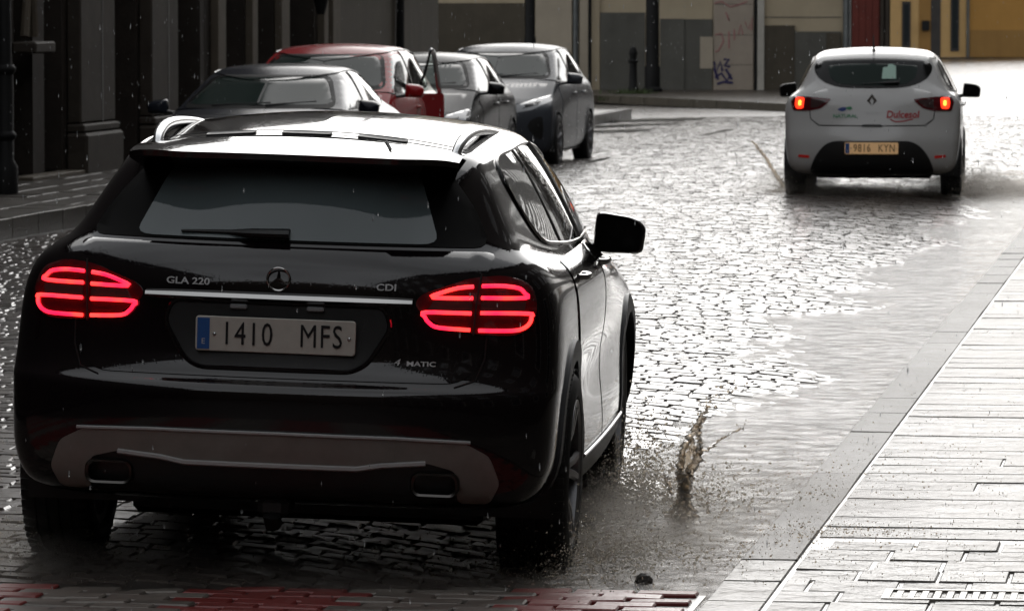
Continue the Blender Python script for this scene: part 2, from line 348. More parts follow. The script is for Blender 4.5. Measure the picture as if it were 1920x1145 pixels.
class Car:
    def __init__(s, name, rows, roof, paint, axles, tyre_r, arch_r, width, sub=(5, 6), roofin=(.8, .55, .28, .0), wscale=1.):
        s.root = empty(name); s.paint = paint
        base = cage(rows); base[:, :, 0] *= wscale
        top = base[-1].copy()
        for p in top: p[2] = roof(p[0], p[1])
        base[-1] = top
        ym = .5 * (top[:, 1].min() + top[:, 1].max())
        ex = []
        for k in roofin:
            r = top.copy(); r[:, 0] *= k; r[:, 1] = ym + (r[:, 1] - ym) * (.35 + .65 * k)
            for p in r: p[2] = roof(p[0], p[1])
            ex.append(r)
        C = np.concatenate([base, np.array(ex)])
        A = bmat(len(C), sub[0], False); B = bmat(32, sub[1], True)
        G = np.einsum('ik,kmc->imc', A, C); G = np.einsum('jm,imc->ijc', B, G)
        K, M = G.shape[:2]; s.G = G
        V = [tuple(p) for p in G.reshape(-1, 3)]
        F = [(i * M + j, i * M + (j + 1) % M, (i + 1) * M + (j + 1) % M, (i + 1) * M + j) for i in range(K - 1) for j in range(M)]
        s.bvh = BVHTree.FromPolygons(V, F)
        keep = []
        for f in F:
            cx = sum(V[i][0] for i in f) / 4; cy = sum(V[i][1] for i in f) / 4; cz = sum(V[i][2] for i in f) / 4
            if any((cy - ay) ** 2 + (cz - tyre_r) ** 2 < arch_r ** 2 for ay in axles) and abs(cx) > .42 and cz < 1.0: continue
            keep.append(f)
        s.body = mk('body', (V, keep), paint, s.root, 0)
        s.body.data.polygons.foreach_set('use_smooth', [True] * len(keep))
        s.axles = axles; s.tr = tyre_r; s.ar = arch_r; s.W = width
    def hit(s, axis, a, b):
        if axis == 'rear': o, d = Vector((a, -4, b)), Vector((0, 1, 0))
        elif axis == 'front': o, d = Vector((a, 9, b)), Vector((0, -1, 0))
        elif axis == 'right': o, d = Vector((4, a, b)), Vector((-1, 0, 0))
        elif axis == 'left': o, d = Vector((-4, a, b)), Vector((1, 0, 0))
        else: o, d = Vector((a, b, 4)), Vector((0, 0, -1))
        h = s.bvh.ray_cast(o, d)
        if h[0] is None:
            q = o + d * 4; h = s.bvh.find_nearest(q)
            return (h[0] if h[0] else q), d
        return h[0], d
    def patch(s, name, poly, axis, m, off=.003, h=.035, skirt=.008, parent=None, rad=0., smooth=50):
        if rad: poly = round_poly(poly, rad)
        v2, f2, n = fill2d(poly, h)
        V = []; D = None
        for p in v2:
            q, d = s.hit(axis, *p); D = d; V.append(q - d * off)
        F = list(f2)
        # orient towards -d
        if F:
            a, b, c = (V[i] for i in F[0][:3])
            tot = Vector((0, 0, 0))
            for f in F:
                a, b, c = (V[i] for i in f[:3]); tot += (b - a).cross(c - a)
            if tot.dot(D) > 0: F = [tuple(reversed(f)) for f in F]
        # border skirt
        from collections import Counter
        ed = Counter(); dirn = {}
        for f in F:
            for i in range(len(f)):
                e = (f[i], f[(i + 1) % len(f)]); k = tuple(sorted(e)); ed[k] += 1; dirn[k] = e
        mp = {}
        for k, c in ed.items():
            if c == 1:
                a, b = dirn[k]
                for i in (a, b):
                    if i not in mp: mp[i] = len(V); V.append(V[i] + D * (off + skirt))
                F.append((b, a, mp[a], mp[b]))
        return mk(name, (V, F), m, parent or s.root, smooth)
    def ribbon(s, name, pts, axis, wid=.006, m='seam', off=.0015, parent=None, raised=.002, closed=False):
        path = []
        P = dens(pts, .03) if closed else dens(pts, .03)[:max(1, 10 ** 6)]
        if not closed:
            P = []
            for a, b in zip(pts[:-1], pts[1:]):
                d = math.hypot(b[0] - a[0], b[1] - a[1]); k = max(1, int(d / .03))
                P += [(a[0] + (b[0] - a[0]) * i / k, a[1] + (b[1] - a[1]) * i / k) for i in range(k)]
            P.append(pts[-1])
        for p in P:
            q, d = s.hit(axis, *p); path.append(q - d * off)
        up = tuple(d)
        if closed: path.append(path[0])
        return mk(name, tube(path, wid / 2, 6, raised * 2 / wid, up=up), m, parent or s.root, 40)
    def both(s, fn, name, pts, m, **k):
        for ax in ('right', 'left'): fn(name, pts, ax, m=m, **k) if fn == s.ribbon else fn(name, pts, ax, m, **k)
    def at_rear(s, x, z, off=.004):
        q, d = s.hit('rear', x, z); return Vector((q.x, q.y - off, q.z))
    def at_front(s, x, z, off=.004):
        q, d = s.hit('front', x, z); return Vector((q.x, q.y + off, q.z))
    def text_rear(s, txt, x, z, size, m, sx=1., name='lettering', off=.004, shear=0., bevel=0, spacing=1.):
        vf = xf(text_vf(txt, size, .0012, sx=sx, shear=shear, bevel=bevel, spacing=spacing), M_REAR)
        # drape every letter onto the surface
        V = [];
        for p in vf[0]:
            q, d = s.hit('rear', x + p[0], z + p[2]); V.append((x + p[0], q.y - off + p[1], z + p[2]))
        return mk(name, (V, vf[1]), m, s.root, 0)
    def wheels(s, tw, off, spokes=5, rr=.235, twin=True, rimmat='rim'):
        r = s.tr; h = tw / 2
        prof = [(-h + .02, rr + .0), (-h + .004, rr + .012), (-h, rr + (r - rr) * .45), (-h + .008, r - .03), (-h + .03, r - .006)]
        for g in (-.45, -.15, .15, .45):
            x = g * h * 1.1
            prof += [(x - .007, r), (x - .006, r - .008), (x + .006, r - .008), (x + .007, r)]
        prof += [(h - .03, r - .006), (h - .008, r - .03), (h, rr + (r - rr) * .45), (h - .004, rr + .012), (h - .02, rr)]
        ty = lathe_x(prof, 56)
        # tread blocks across the shoulders
        bl = []
        for k in range(56):
            a = 2 * math.pi * k / 56
            for sx in (-1, 1):
                b = box(-.022, .022, -.011, .011, -.004, .0035)
                bl.append(xf(b, Matrix.Rotation(a, 4, 'X') @ Matrix.Translation((sx * (h - .035), 0, r - .004))))
        ty = join(ty, *bl)
        lip = lathe_x([(h - .02, rr), (h - .004, rr - .002), (h - .012, rr - .018), (-h + .02, rr - .03), (-h + .02, rr)], 56)
        hub = lathe_x([(h - .055, .0), (h - .045, .055), (h - .06, .075), (h - .09, .08)], 24)
        sp = []
        for k in range(spokes):
            a0 = 2 * math.pi * k / spokes
            for da in ((-.16, .16) if twin else (0,)):
                a = a0 + da; wd = .017 if twin else .03
                pin = Vector((h - .05, .06 * math.cos(a0 + da * .6), .06 * math.sin(a0 + da * .6)))
                pout = Vector((h - .02, (rr - .012) * math.cos(a), (rr - .012) * math.sin(a)))
                sp.append(tube([pin, pin.lerp(pout, .5) + Vector((.008, 0, 0)), pout], [wd * 1.15, wd, wd * 1.1], 6, .7, up=(1, 0, 0)))
        disc = lathe_x([(h - .10, .02), (h - .10, rr - .06), (h - .12, rr - .06), (h - .12, .02)], 32)
        wm = None
        for ai, ay in enumerate(s.axles):
            for sd in (1, -1):
                cx = sd * (s.W / 2 - (off[ai] if isinstance(off, tuple) else off) - h)
                g = join(lip, hub, *sp)
                t = ty; dsc = disc
                if sd < 0: g, t, dsc = mirx(g), mirx(t), mirx(dsc)
                wob = mk('wheel', g, rimmat, s.root, 35, (cx, ay, r))
                mk('tyre', t, 'rubber', wob, 35); mk('brake_disc', dsc, 'iron', wob, 35)
    def arches(s, wid, m, off=.008, zmin=.25):
        for ay in s.axles:
            out = []; inn = []
            for k in range(37):
                a = math.pi * (-.12 + 1.24 * k / 36)
                out.append((ay + (s.ar + wid) * math.cos(a), max(zmin, s.tr + (s.ar + wid) * math.sin(a))))
                inn.append((ay + (s.ar - .012) * math.cos(a), max(zmin, s.tr + (s.ar - .012) * math.sin(a))))
            # drop clamped duplicates
            def ded(L):
                o = [L[0]]
                for p in L[1:]:
                    if math.hypot(p[0] - o[-1][0], p[1] - o[-1][1]) > .004: o.append(p)
                return o
            poly = ded(out) + list(reversed(ded(inn)))
            for ax in ('right', 'left'): s.patch('wheel_arch_trim', poly, ax, m, off, .03, .03)
            for sd in (1, -1):
                rings = []
                for x in (s.W / 2 - .03, s.W / 2 - .42):
                    rings.append([(sd * x, ay + (s.ar + .012) * math.cos(math.pi * (-.1 + 1.2 * k / 24)), s.tr + (s.ar + .012) * math.sin(math.pi * (-.1 + 1.2 * k / 24))) for k in range(25)])
                mk('wheel_arch_liner', loft(rings, False), 'plastic_black', s.root, 40)
    def floor(s, L, z=.2):
        mk('underbody', join(box(-s.W / 2 + .30, s.W / 2 - .30, .95, L - .25, z - .05, z + .12, .02), box(-s.W / 2 + .08, s.W / 2 - .08, s.axles[0] + s.ar, s.axles[1] - s.ar, z - .02, z + .1, .02),
                              tube([(-s.W / 2 + .2, s.axles[0], s.tr - .03), (s.W / 2 - .2, s.axles[0], s.tr - .03)], .045, 10)), 'plastic_black', s.root, 30)
    def mirror(s, x, y, z, wd, ht, m, glassside=-1, depth=.10):
        """door mirror pair: shell + arm + glass facing backwards"""
        for sd in (1, -1):
            rings = []
            for t, k in ((0, .93), (.15, 1.0), (.45, .98), (.75, .82), (.95, .5), (1.0, .25)):
                rg = []
                for (px, pz) in round_poly([(-.5, -.48), (.46, -.5), (.52, .18), (.30, .40), (-.42, .52)], .16, 4):
                    rg.append((sd * (x + px * wd * k + .01 * t), y + depth * t, z + pz * ht * k - .01 * t))
                rings.append(rg if sd > 0 else list(reversed(rg)))
            sh = mk('door_mirror', loft(rings, True, True, True), m, s.root, 45)
            gl = [(sd * (x + px * wd * .88), y - .002, z + pz * ht * .86) for (px, pz) in round_poly([(-.5, -.48), (.46, -.5), (.52, .18), (.30, .40), (-.42, .52)], .16, 4)]
            gb = [(p[0], p[1] + .006, p[2]) for p in gl]
            if sd < 0: gl.reverse(); gb.reverse()
            mk('mirror_glass', loft([gl, gb], True, True, True), 'gloss_black', sh, 0)
            mk('mirror_arm', tube([(sd * (x - wd * .42), y + .05, z - ht * .36), (sd * (x - wd * .75), y + .07, z - ht * .42), (sd * (x - wd * 1.2), y + .08, z - ht * .46)], [.03, .024, .034], 8, .7), 'plastic_black', sh, 40)
    def wiper_rear(s, p0, p1, wid=.022):
        a = s.at_rear(*p0, off=.02); b = s.at_rear(*p1, off=.016)
        return mk('rear_wiper', join(tube([a, a.lerp(b, .35) - Vector((0, .012, 0)), a.lerp(b, .55), b], [wid * 1.3, wid * 1.1, wid * .6, wid * .3], 8, .6), tube([a.lerp(b, .12) + Vector((0, .006, -.012)), b + Vector((0, .004, -.012))], .006, 6)), 'plastic_black', s.root, 40)
    def wipers_front(s, pts):
        for p0, p1 in pts:
            a = s.at_front(*p0, off=.012); b = s.at_front(*p1, off=.012)
            mk('wiper', tube([a, a.lerp(b, .5) + Vector((0, .015, .0)), b], [.014, .010, .006], 6, .8), 'plastic_black', s.root, 40)

def plate(car, cx, y, z, txt, face='plate_white', tilt=0., txtsx=.92, flip=False):
    """520 x 110 mm plate facing -y (rear) or +y (flip)"""
    def put(vf):
        M = Matrix.Translation((cx, y, z)) @ (Matrix.Rotation(math.pi, 4, 'Z') if flip else Matrix()) @ Matrix.Rotation(tilt, 4, 'X')
        return xf(vf, M)
    o = rrect(.52, .112, .010, 3)
    base = mk('number_plate', put(loft([[(p[0], .006, p[1]) for p in o], [(p[0], 0, p[1]) for p in o], [(p[0] * .99, -.002, p[1] * .97) for p in o]], True, True, True)), face, car.root, 30)
    mk('blue_band', put(box(-.254, -.214, -.0040, -.0015, -.050, .050)), 'plate_blue', base, 0)
    mk('lettering', put(xf(text_vf('E', .026, .0004), Matrix.Translation((-.234, -.0046, -.026)) @ M_REAR)), 'white_ink', base, 0)
    a, b = txt.split()
    for s_, x in ((a, -.092), (b, .148)):
        mk('lettering', put(xf(text_vf(s_, .106, .0006, sx=txtsx * .80, spacing=1.12), Matrix.Translation((x, -.0040, -.001)) @ M_REAR)), 'ink', base, 0)
    for x in (-.198, .240):
        mk('plate_screw', put(xf(lathe_z([(.006, 0), (.006, .002), (.003, .004)], 10), Matrix.Translation((x, -.0015, -.002)) @ M_REAR)), 'alu', base, 30)
    return base
def ell(cx, cz, rx, rz, n=28, a0=0, a1=360):
    return [(cx + rx * math.cos(R(a0 + (a1 - a0) * k / n)), cz + rz * math.sin(R(a0 + (a1 - a0) * k / n))) for k in range(n + (0 if a1 - a0 == 360 else 1))]

# ---------------------------------------------------------------- black SUV in front
def roof_suv(x, y):
    z = 1.508 - (.075 if y < 1.75 else .05) * ((y - 1.75) / 1.3) ** 2
    return z - .05 * (abs(x) / .55) ** 2.2
suv_rows = [
 (0.26, 0.3, 0.7, 0.05, 0.1, 0.2, 0.76, 0.22, 4.15, 0.7, 0.2, 0.1),
 (0.285, 0.12, 0.78, 0.08, 0.12, 0.21, 0.83, 0.2, 4.3, 0.78, 0.24, 0.1),
 (0.32, 0.055, 0.845, 0.11, 0.13, 0.27, 0.885, 0.26, 4.36, 0.83, 0.26, 0.12),
 (0.41, 0.02, 0.88, 0.13, 0.14, 0.36, 0.9, 0.36, 4.39, 0.872, 0.28, 0.14),
 (0.5, 0.0, 0.885, 0.14, 0.15, 0.47, 0.895, 0.46, 4.41, 0.882, 0.3, 0.14),
 (0.6, -0.005, 0.89, 0.15, 0.16, 0.58, 0.878, 0.56, 4.415, 0.887, 0.3, 0.14),
 (0.65, -0.004, 0.893, 0.155, 0.16, 0.66, 0.876, 0.64, 4.41, 0.887, 0.3, 0.14),
 (0.668, 0.012, 0.894, 0.15, 0.16, 0.7, 0.88, 0.69, 4.4, 0.887, 0.3, 0.14),
 (0.684, 0.045, 0.893, 0.13, 0.16, 0.74, 0.887, 0.74, 4.385, 0.882, 0.32, 0.14),
 (0.74, 0.068, 0.892, 0.14, 0.16, 0.8, 0.894, 0.79, 4.35, 0.872, 0.34, 0.14),
 (0.86, 0.08, 0.888, 0.15, 0.16, 0.88, 0.895, 0.84, 4.27, 0.852, 0.34, 0.14),
 (0.96, 0.085, 0.875, 0.16, 0.16, 0.95, 0.888, 0.89, 4.1, 0.832, 0.3, 0.14),
 (1.035, 0.1, 0.845, 0.17, 0.16, 0.99, 0.872, 0.94, 3.85, 0.79, 0.24, 0.14),
 (1.08, 0.125, 0.795, 0.18, 0.15, 1.02, 0.842, 0.98, 3.62, 0.775, 0.2, 0.14),
 (1.11, 0.16, 0.745, 0.18, 0.15, 1.045, 0.808, 1.01, 3.44, 0.765, 0.18, 0.14),
 (1.165, 0.205, 0.705, 0.185, 0.14, 1.11, 0.782, 1.08, 3.29, 0.745, 0.18, 0.13),
 (1.265, 0.29, 0.655, 0.19, 0.13, 1.225, 0.728, 1.22, 3.0, 0.7, 0.18, 0.12),
 (1.345, 0.365, 0.61, 0.19, 0.12, 1.33, 0.672, 1.335, 2.74, 0.645, 0.18, 0.1),
 (1.395, 0.43, 0.575, 0.19, 0.12, 1.4, 0.625, 1.41, 2.56, 0.6, 0.18, 0.1),
 (1.425, 0.52, 0.535, 0.17, 0.1, 1.445, 0.58, 1.45, 2.42, 0.555, 0.16, 0.1)]
def build_suv():
    c = Car('black_suv', suv_rows, roof_suv, 'paint_black', (.87, 3.57), .348, .385, 1.804, roofin=(.82, .6, .35, .0), wscale=1.012)
    T = c.root
    c.floor(4.42, .19); c.wheels(.245, (-.02, .022), 5, .245); c.arches(.06, 'plastic_black', .010, .27)
    # rear glass: black glazed panel and the pane inside it
    rg = [(-.66, 1.12), (.66, 1.12), (.60, 1.235), (.475, 1.385), (-.475, 1.385), (-.60, 1.235)]
    g = c.patch('rear_window_surround', rg, 'rear', 'frit', .004, .035, .01, rad=.05)
    c.patch('rear_window', [(-.50, 1.128), (.50, 1.128), (.47, 1.20), (.405, 1.362), (-.405, 1.362), (-.47, 1.20)], 'rear', 'glass_rear', .008, .03, .006, rad=.06)
    # tailgate panel below the glass
    tg = [(-.60, .690), (.60, .690), (.665, .76), (.665, .86), (.66, 1.05), (.69, 1.108), (-.69, 1.108), (-.66, 1.05), (-.665, .86), (-.665, .76)]
    t = c.patch('tailgate', tg, 'rear', 'paint_black', .0035, .03, .02, rad=.06)
    # plate recess framed by a raised rim
    rec = [(-.345, .928), (.345, .928), (.37, .86), (.30, .745), (.25, .715), (-.25, .715), (-.30, .745), (-.37, .86)]
    rp = round_poly(rec, .03)
    c.patch('plate_recess', rec, 'rear', 'plastic_black', .0045, .03, .02, t, rad=.03)
    c.ribbon('recess_rim', [p for p in rp], 'rear', .016, 'paint_black', .006, t, .006, True)
    for x in (-.125, .125): mk('plate_lamp', xf(box(-.028, .028, -.012, .02, -.008, .008, .004), Matrix.Translation(c.at_rear(x, .914, .008))), 'glass_lamp', t, 30)
    plate(c, 0, c.at_rear(0, .825, .022).y, .825, '1410 MFS', tilt=R(2))
    # chrome handle strip
    rings = []
    for k in range(33):
        x = -.435 + .87 * k / 32; q = c.at_rear(x, .944, .0); hh = .019 * (1 - .25 * (abs(x) / .435) ** 4)
        rings.append([(x, q.y + .004, .944 - hh), (x, q.y - .018, .944 - hh * .7), (x, q.y - .030, .944 - .002), (x, q.y - .024, .944 + hh * .6), (x, q.y + .004, .944 + hh)])
    mk('chrome_strip', loft(rings, True, True, True), 'chrome', T, 25)
    # badge
    q = c.at_rear(0, 1.006, .006)
    ring = [[(q.x + (.0365 + .0035 * math.cos(b)) * math.cos(a), q.y - .002 - .0045 * math.sin(b), q.z + (.0365 + .0035 * math.cos(b)) * math.sin(a)) for b in [2 * math.pi * j / 8 for j in range(8)]] for a in [2 * math.pi * k / 36 for k in range(36)]]
    bd = loft(ring + [ring[0]], True); star = []
    for k in range(3):
        a = R(90 + 120 * k); u = Vector((math.cos(a), 0, math.sin(a))); n_ = Vector((-math.sin(a), 0, math.cos(a))); cq = Vector((q.x, q.y - .001, q.z))
        v = [cq + u * .036, cq + n_ * .0062 + u * .004, cq - n_ * .0062 + u * .004, cq + Vector((0, -.007, 0)), cq + u * .034 + Vector((0, -.004, 0)), cq - u * .004]
        star.append(([tuple(p) for p in v], [(0, 1, 3, 4), (4, 3, 2, 0), (1, 5, 3), (3, 5, 2)]))
    mk('badge', join(bd, *star), 'chrome', T, 30)
    c.text_rear('GLA 220', -.297, .988, .030, 'satin_silver', 1.32, off=.006, bevel=.0005)
    c.text_rear('CDI', .348, .990, .030, 'satin_silver', 1.30, off=.006, bevel=.0005)
    c.text_rear('4', .392, .752, .030, 'satin_silver', 1.25, off=.006, shear=.25)
    c.text_rear('MATIC', .470, .749, .021, 'satin_silver', 1.5, off=.006, bevel=.0004)
    # rear lamps
    for sd in (1, -1):
        f = lambda P: [(sd * p[0] * 1.03, .935 + (p[1] - .935) * .93) for p in P]
        lamp = round_poly([(.425, .935), (.445, .975), (.60, 1.036), (.70, 1.046), (.778, 1.018), (.803, .95), (.794, .87), (.74, .838), (.62, .842), (.50, .872)], .03)
        L = c.patch('rear_lamp', f(lamp), 'rear', 'lens_red', .008, .02, .02, rad=0)
        c.ribbon('lamp_split', f([(.612, .838), (.618, .95), (.628, 1.05)]), 'rear', .007, 'seam', .009, L, .004)
        c.patch('reversing_lens', f([(.632, .925), (.765, .925), (.768, .957), (.632, .957)]), 'rear', 'lens_smoke', .0095, .02, .004, L)
        c.patch('reversing_lens', f([(.468, .922), (.604, .922), (.604, .957), (.488, .957)]), 'rear', 'lens_smoke', .0095, .02, .004, L)
        for pl in ([(.632, 1.008), (.69, 1.010), (.742, 1.003), (.762, .986), (.765, .970), (.632, .968)],
                   [(.632, .916), (.778, .916), (.786, .905), (.783, .885), (.765, .866), (.73, .857), (.628, .856)],
                   [(.606, 1.006), (.56, 1.000), (.512, .984), (.482, .966), (.606, .966)],
                   [(.604, .914), (.462, .914), (.462, .898), (.476, .878), (.505, .863), (.602, .857)]):
            c.ribbon('light_strip', f([(p.x, p.y) for p in crv([(a, b, 0) for a, b in pl], 4)]), 'rear', .0125, 'led_red', .013, L, .005)
    # seams of the tailgate and the bumper
    for sd in (1, -1):
        c.ribbon('panel_gap', [(sd * .672, .845), (sd * .67, .77), (sd * .645, .70), (sd * .58, .678)], 'rear', .006, 'seam')
    # lower bumper: painted silver valance, exhausts, black diffuser
    va = [(-.70, .30), (-.735, .37), (-.70, .46), (-.62, .502), (-.4, .510), (0, .512), (.4, .510), (.62, .502), (.70, .46), (.735, .37), (.70, .30), (.60, .30), (.595, .41), (.50, .436), (.36, .425), (.28, .412), (0, .412), (-.28, .412), (-.36, .425), (-.50, .436), (-.595, .41), (-.60, .30)]
    V = c.patch('bumper_valance', va, 'rear', 'valance', .012, .03, .03, rad=.02)
    c.ribbon('valance_edge', [(-.64, .505), (-.4, .513), (0, .515), (.4, .513), (.64, .505)], 'rear', .011, 'satin_silver', .013, V, .007)
    c.ribbon('valance_edge', [(-.50, .434), (-.36, .423), (-.28, .409), (0, .409), (.28, .409), (.36, .423), (.50, .434)], 'rear', .018, 'satin_silver', .015, V, .009)
    c.patch('tow_eye_cover', round_poly([(.33, .437), (.40, .437), (.40, .500), (.33, .500)], .008), 'rear', 'valance', .0145, .03, .003, V)
    c.patch('diffuser', [(-.60, .295), (.60, .295), (.60, .41), (.50, .435), (.36, .422), (-.36, .422), (-.50, .435), (-.60, .41)], 'rear', 'plastic_black', .005, .03, .03, rad=.02)
    for x in (-.53, .53):
        o = rrect(.158, .080, .03, 5); i_ = rrect(.134, .060, .024, 5); y0 = c.at_rear(x, .365, .03).y
        rr = [[(x + p[0], y0 + .07, .365 + p[1]) for p in o], [(x + p[0], y0, .365 + p[1]) for p in o], [(x + p[0] * .95, y0 - .006, .365 + p[1] * .93) for p in o], [(x + p[0], y0 - .002, .365 + p[1]) for p in i_], [(x + p[0], y0 + .12, .365 + p[1]) for p in i_]]
        e = mk('exhaust_tip', loft(rr, True), 'dark_chrome', T, 35)
        mk('exhaust_bore', loft([[(x + p[0] * 1.02, y0 + .05, .365 + p[1] * 1.02) for p in i_], [(x + p[0] * 1.02, y0 + .055, .365 + p[1] * 1.02) for p in i_]], True, True, True), 'seam', e, 0)
    mk('tow_bracket', join(box(-.05, .05, .10, .3, .23, .30, .02), tube([(.0, .12, .28), (.0, .10, .24), (0, .14, .21)], .03, 8)), 'plastic_black', T, 30)
    # roof spoiler (top skin, dark underside) and the roof details
    n = 28; top = []; bot = []
    for k in range(n + 1):
        x = -.545 + 1.09 * k / n; ax = abs(x) / .545
        ye = .245 + .02 * ax ** 2 + (.0 if ax < .62 else .10 * ((ax - .62) / .38) ** 1.6)
        col = []
        for t in (0, .25, .5, .75, 1.0):
            y = .66 + (ye - .66) * t
            z = roof_suv(x * (1 - .55 * t), max(y, .2)) + .003 + .004 * t - .018 * ax ** 10 * t - .012 * t * t
            col.append((x, y, z))
        top.append(col); bot.append([(x, ye + .004, col[-1][2] - .020), (x * .98, ye + .06, col[-1][2] - .035), (x * .95, ye + .16, col[-1][2] - .06)])
    rings = [tcol + b for tcol, b in zip(top, bot)]
    S = mk('roof_spoiler', loft(rings, False), 'paint_black', T, 40)
    for cx in (-.255, 0.0, .255):
        c_ = []
        for (px, py) in rrect(.165, .06, .014, 4): c_.append((cx + px, .675 + py))
        vv = [(a, b, roof_suv(a, b) + .0085) for a, b in c_]
        mk('roof_slot', loft([[(p[0], p[1], p[2] - .02) for p in vv], vv, [(cx + (p[0] - cx) * .9, .675 + (p[1] - .675) * .7, p[2] - .004) for p in vv]], True, False, True), 'plastic_black', S, 30)
    for yy in (.60, .74):
        mk('roof_seam', tube([(x, yy - (.05 * (abs(x) / .55) ** 2 if yy < .7 else -.0), roof_suv(x, yy) + .0045) for x in [-.53 + 1.06 * k / 30 for k in range(31)]], .0045, 6, .4), 'seam', S if yy < .7 else T, 40)
    for sd in (-1, 1):
        mk('roof_seam', tube([(sd * (.275 + .01 * k), .60 - .05 * k, roof_suv(.3, .60 - .05 * k) + .012) for k in range(5)] if sd > 0 else [(sd * .535, y, roof_suv(.535, y) + .002) for y in (.66, 1.0, 1.5, 2.0, 2.35)], .0045, 6, .4), 'seam', T, 40)
        pth = crv([(sd * .500, .66, 1.408), (sd * .508, .73, 1.442), (sd * .515, .88, 1.466), (sd * .520, 1.1, 1.473), (sd * .524, 1.4, 1.468), (sd * .525, 1.75, 1.452), (sd * .525, 1.95, 1.425)], 6)
        mk('roof_rail', tube(pth, [.016 + .005 * math.sin(math.pi * k / (len(pth) - 1)) for k in range(len(pth))], 10, .75), 'alu', T, 50)
    # side glazing with bright trim
    dlo = [(.98, 1.125), (.86, 1.23), (.86, 1.34), (.98, 1.392), (1.3, 1.408), (1.8, 1.418), (2.25, 1.395), (2.6, 1.31), (3.18, 1.085), (2.9, 1.068), (1.9, 1.075), (1.3, 1.095)]
    dr = [(p.x, p.y) for p in crv([(a, b, 0) for a, b in dlo], 4, True)]
    for ax in ('right', 'left'):
        c.patch('side_window', dr, ax, 'glass', .004, .04, .008)
        c.ribbon('window_trim', dr, ax, .014, 'chrome' if ax == 'right' else 'chrome', .006, None, .004, True)
        c.ribbon('door_pillar', [(1.42, 1.085), (1.36, 1.41)], ax, .05, 'gloss_black', .006, None, .003)
        c.ribbon('door_pillar', [(2.16, 1.075), (2.02, 1.41)], ax, .07, 'gloss_black', .006, None, .003)
        for dp in ([(1.30, .55), (1.12, .70), (1.02, .86), (1.02, 1.05), (2.145, 1.055), (2.12, .30), (1.34, .30)], [(2.16, .30), (2.19, 1.055), (3.08, 1.05), (3.14, .80), (3.10, .30)]):
            d = c.patch('door', dp, ax, 'paint_black', .0045, .035, .02, rad=.05)
            hx = max(p[0] for p in dp[:5]) * .0 + (1.30 if dp[0][0] < 2 else 2.34)
            sg = 1 if ax == 'right' else -1
            q, _ = c.hit(ax, hx, .985)
            mk('door_handle', xf(tube([(0, -.10, 0), (.022 * sg, -.08, 0), (.03 * sg, 0, .002), (.022 * sg, .08, 0), (0, .10, 0)], .012, 8), Matrix.Translation(q)), 'chrome', d, 40)
        c.patch('sill_cladding', [(1.30, .23), (3.14, .23), (3.14, .36), (1.30, .36)], ax, 'plastic_black', .012, .05, .02, rad=.02)
        c.ribbon('sill_strip', [(1.32, .362), (3.12, .362)], ax, .014, 'alu', .012, None, .006)
    c.mirror(.885, 2.98, 1.057, .20, .155, 'paint_black')
    c.patch('windscreen', [(-.62, 1.06), (.62, 1.06), (.52, 1.38), (-.52, 1.38)], 'front', 'glass', .004, .05, .008, rad=.06)
    for sd in (1, -1):
        c.patch('headlamp', [(sd * a, b) for a, b in ((.46, .70), (.80, .74), (.80, .86), (.62, .85), (.46, .77))], 'front', 'glass_lamp', .004, .04, .01, rad=.03)
    c.patch('grille', [(-.40, .60), (.40, .60), (.42, .76), (-.42, .76)], 'front', 'plastic_black', .004, .05, .01, rad=.04)
    # rear wiper
    c.wiper_rear((.02, 1.148), (-.34, 1.145))
    return c
GEOM = {}
suv = build_suv()
SUV_YAW = 5.4
# car origin (centre of the rear bumper) and roll from the road's crossfall
suv.root.location = (-.787 - .08 * math.sin(R(SUV_YAW)), 15.70, -.030); suv.root.rotation_euler = Matrix.Rotation(R(-SUV_YAW), 4, 'Z').to_euler()
suv.root.rotation_euler = (Matrix.Rotation(R(-SUV_YAW), 4, 'Z') @ Matrix.Rotation(R(1.9), 4, 'Y')).to_euler()
tag(suv.root, 'black compact SUV with glowing red tail lights driving through water in the foreground', 'SUV')
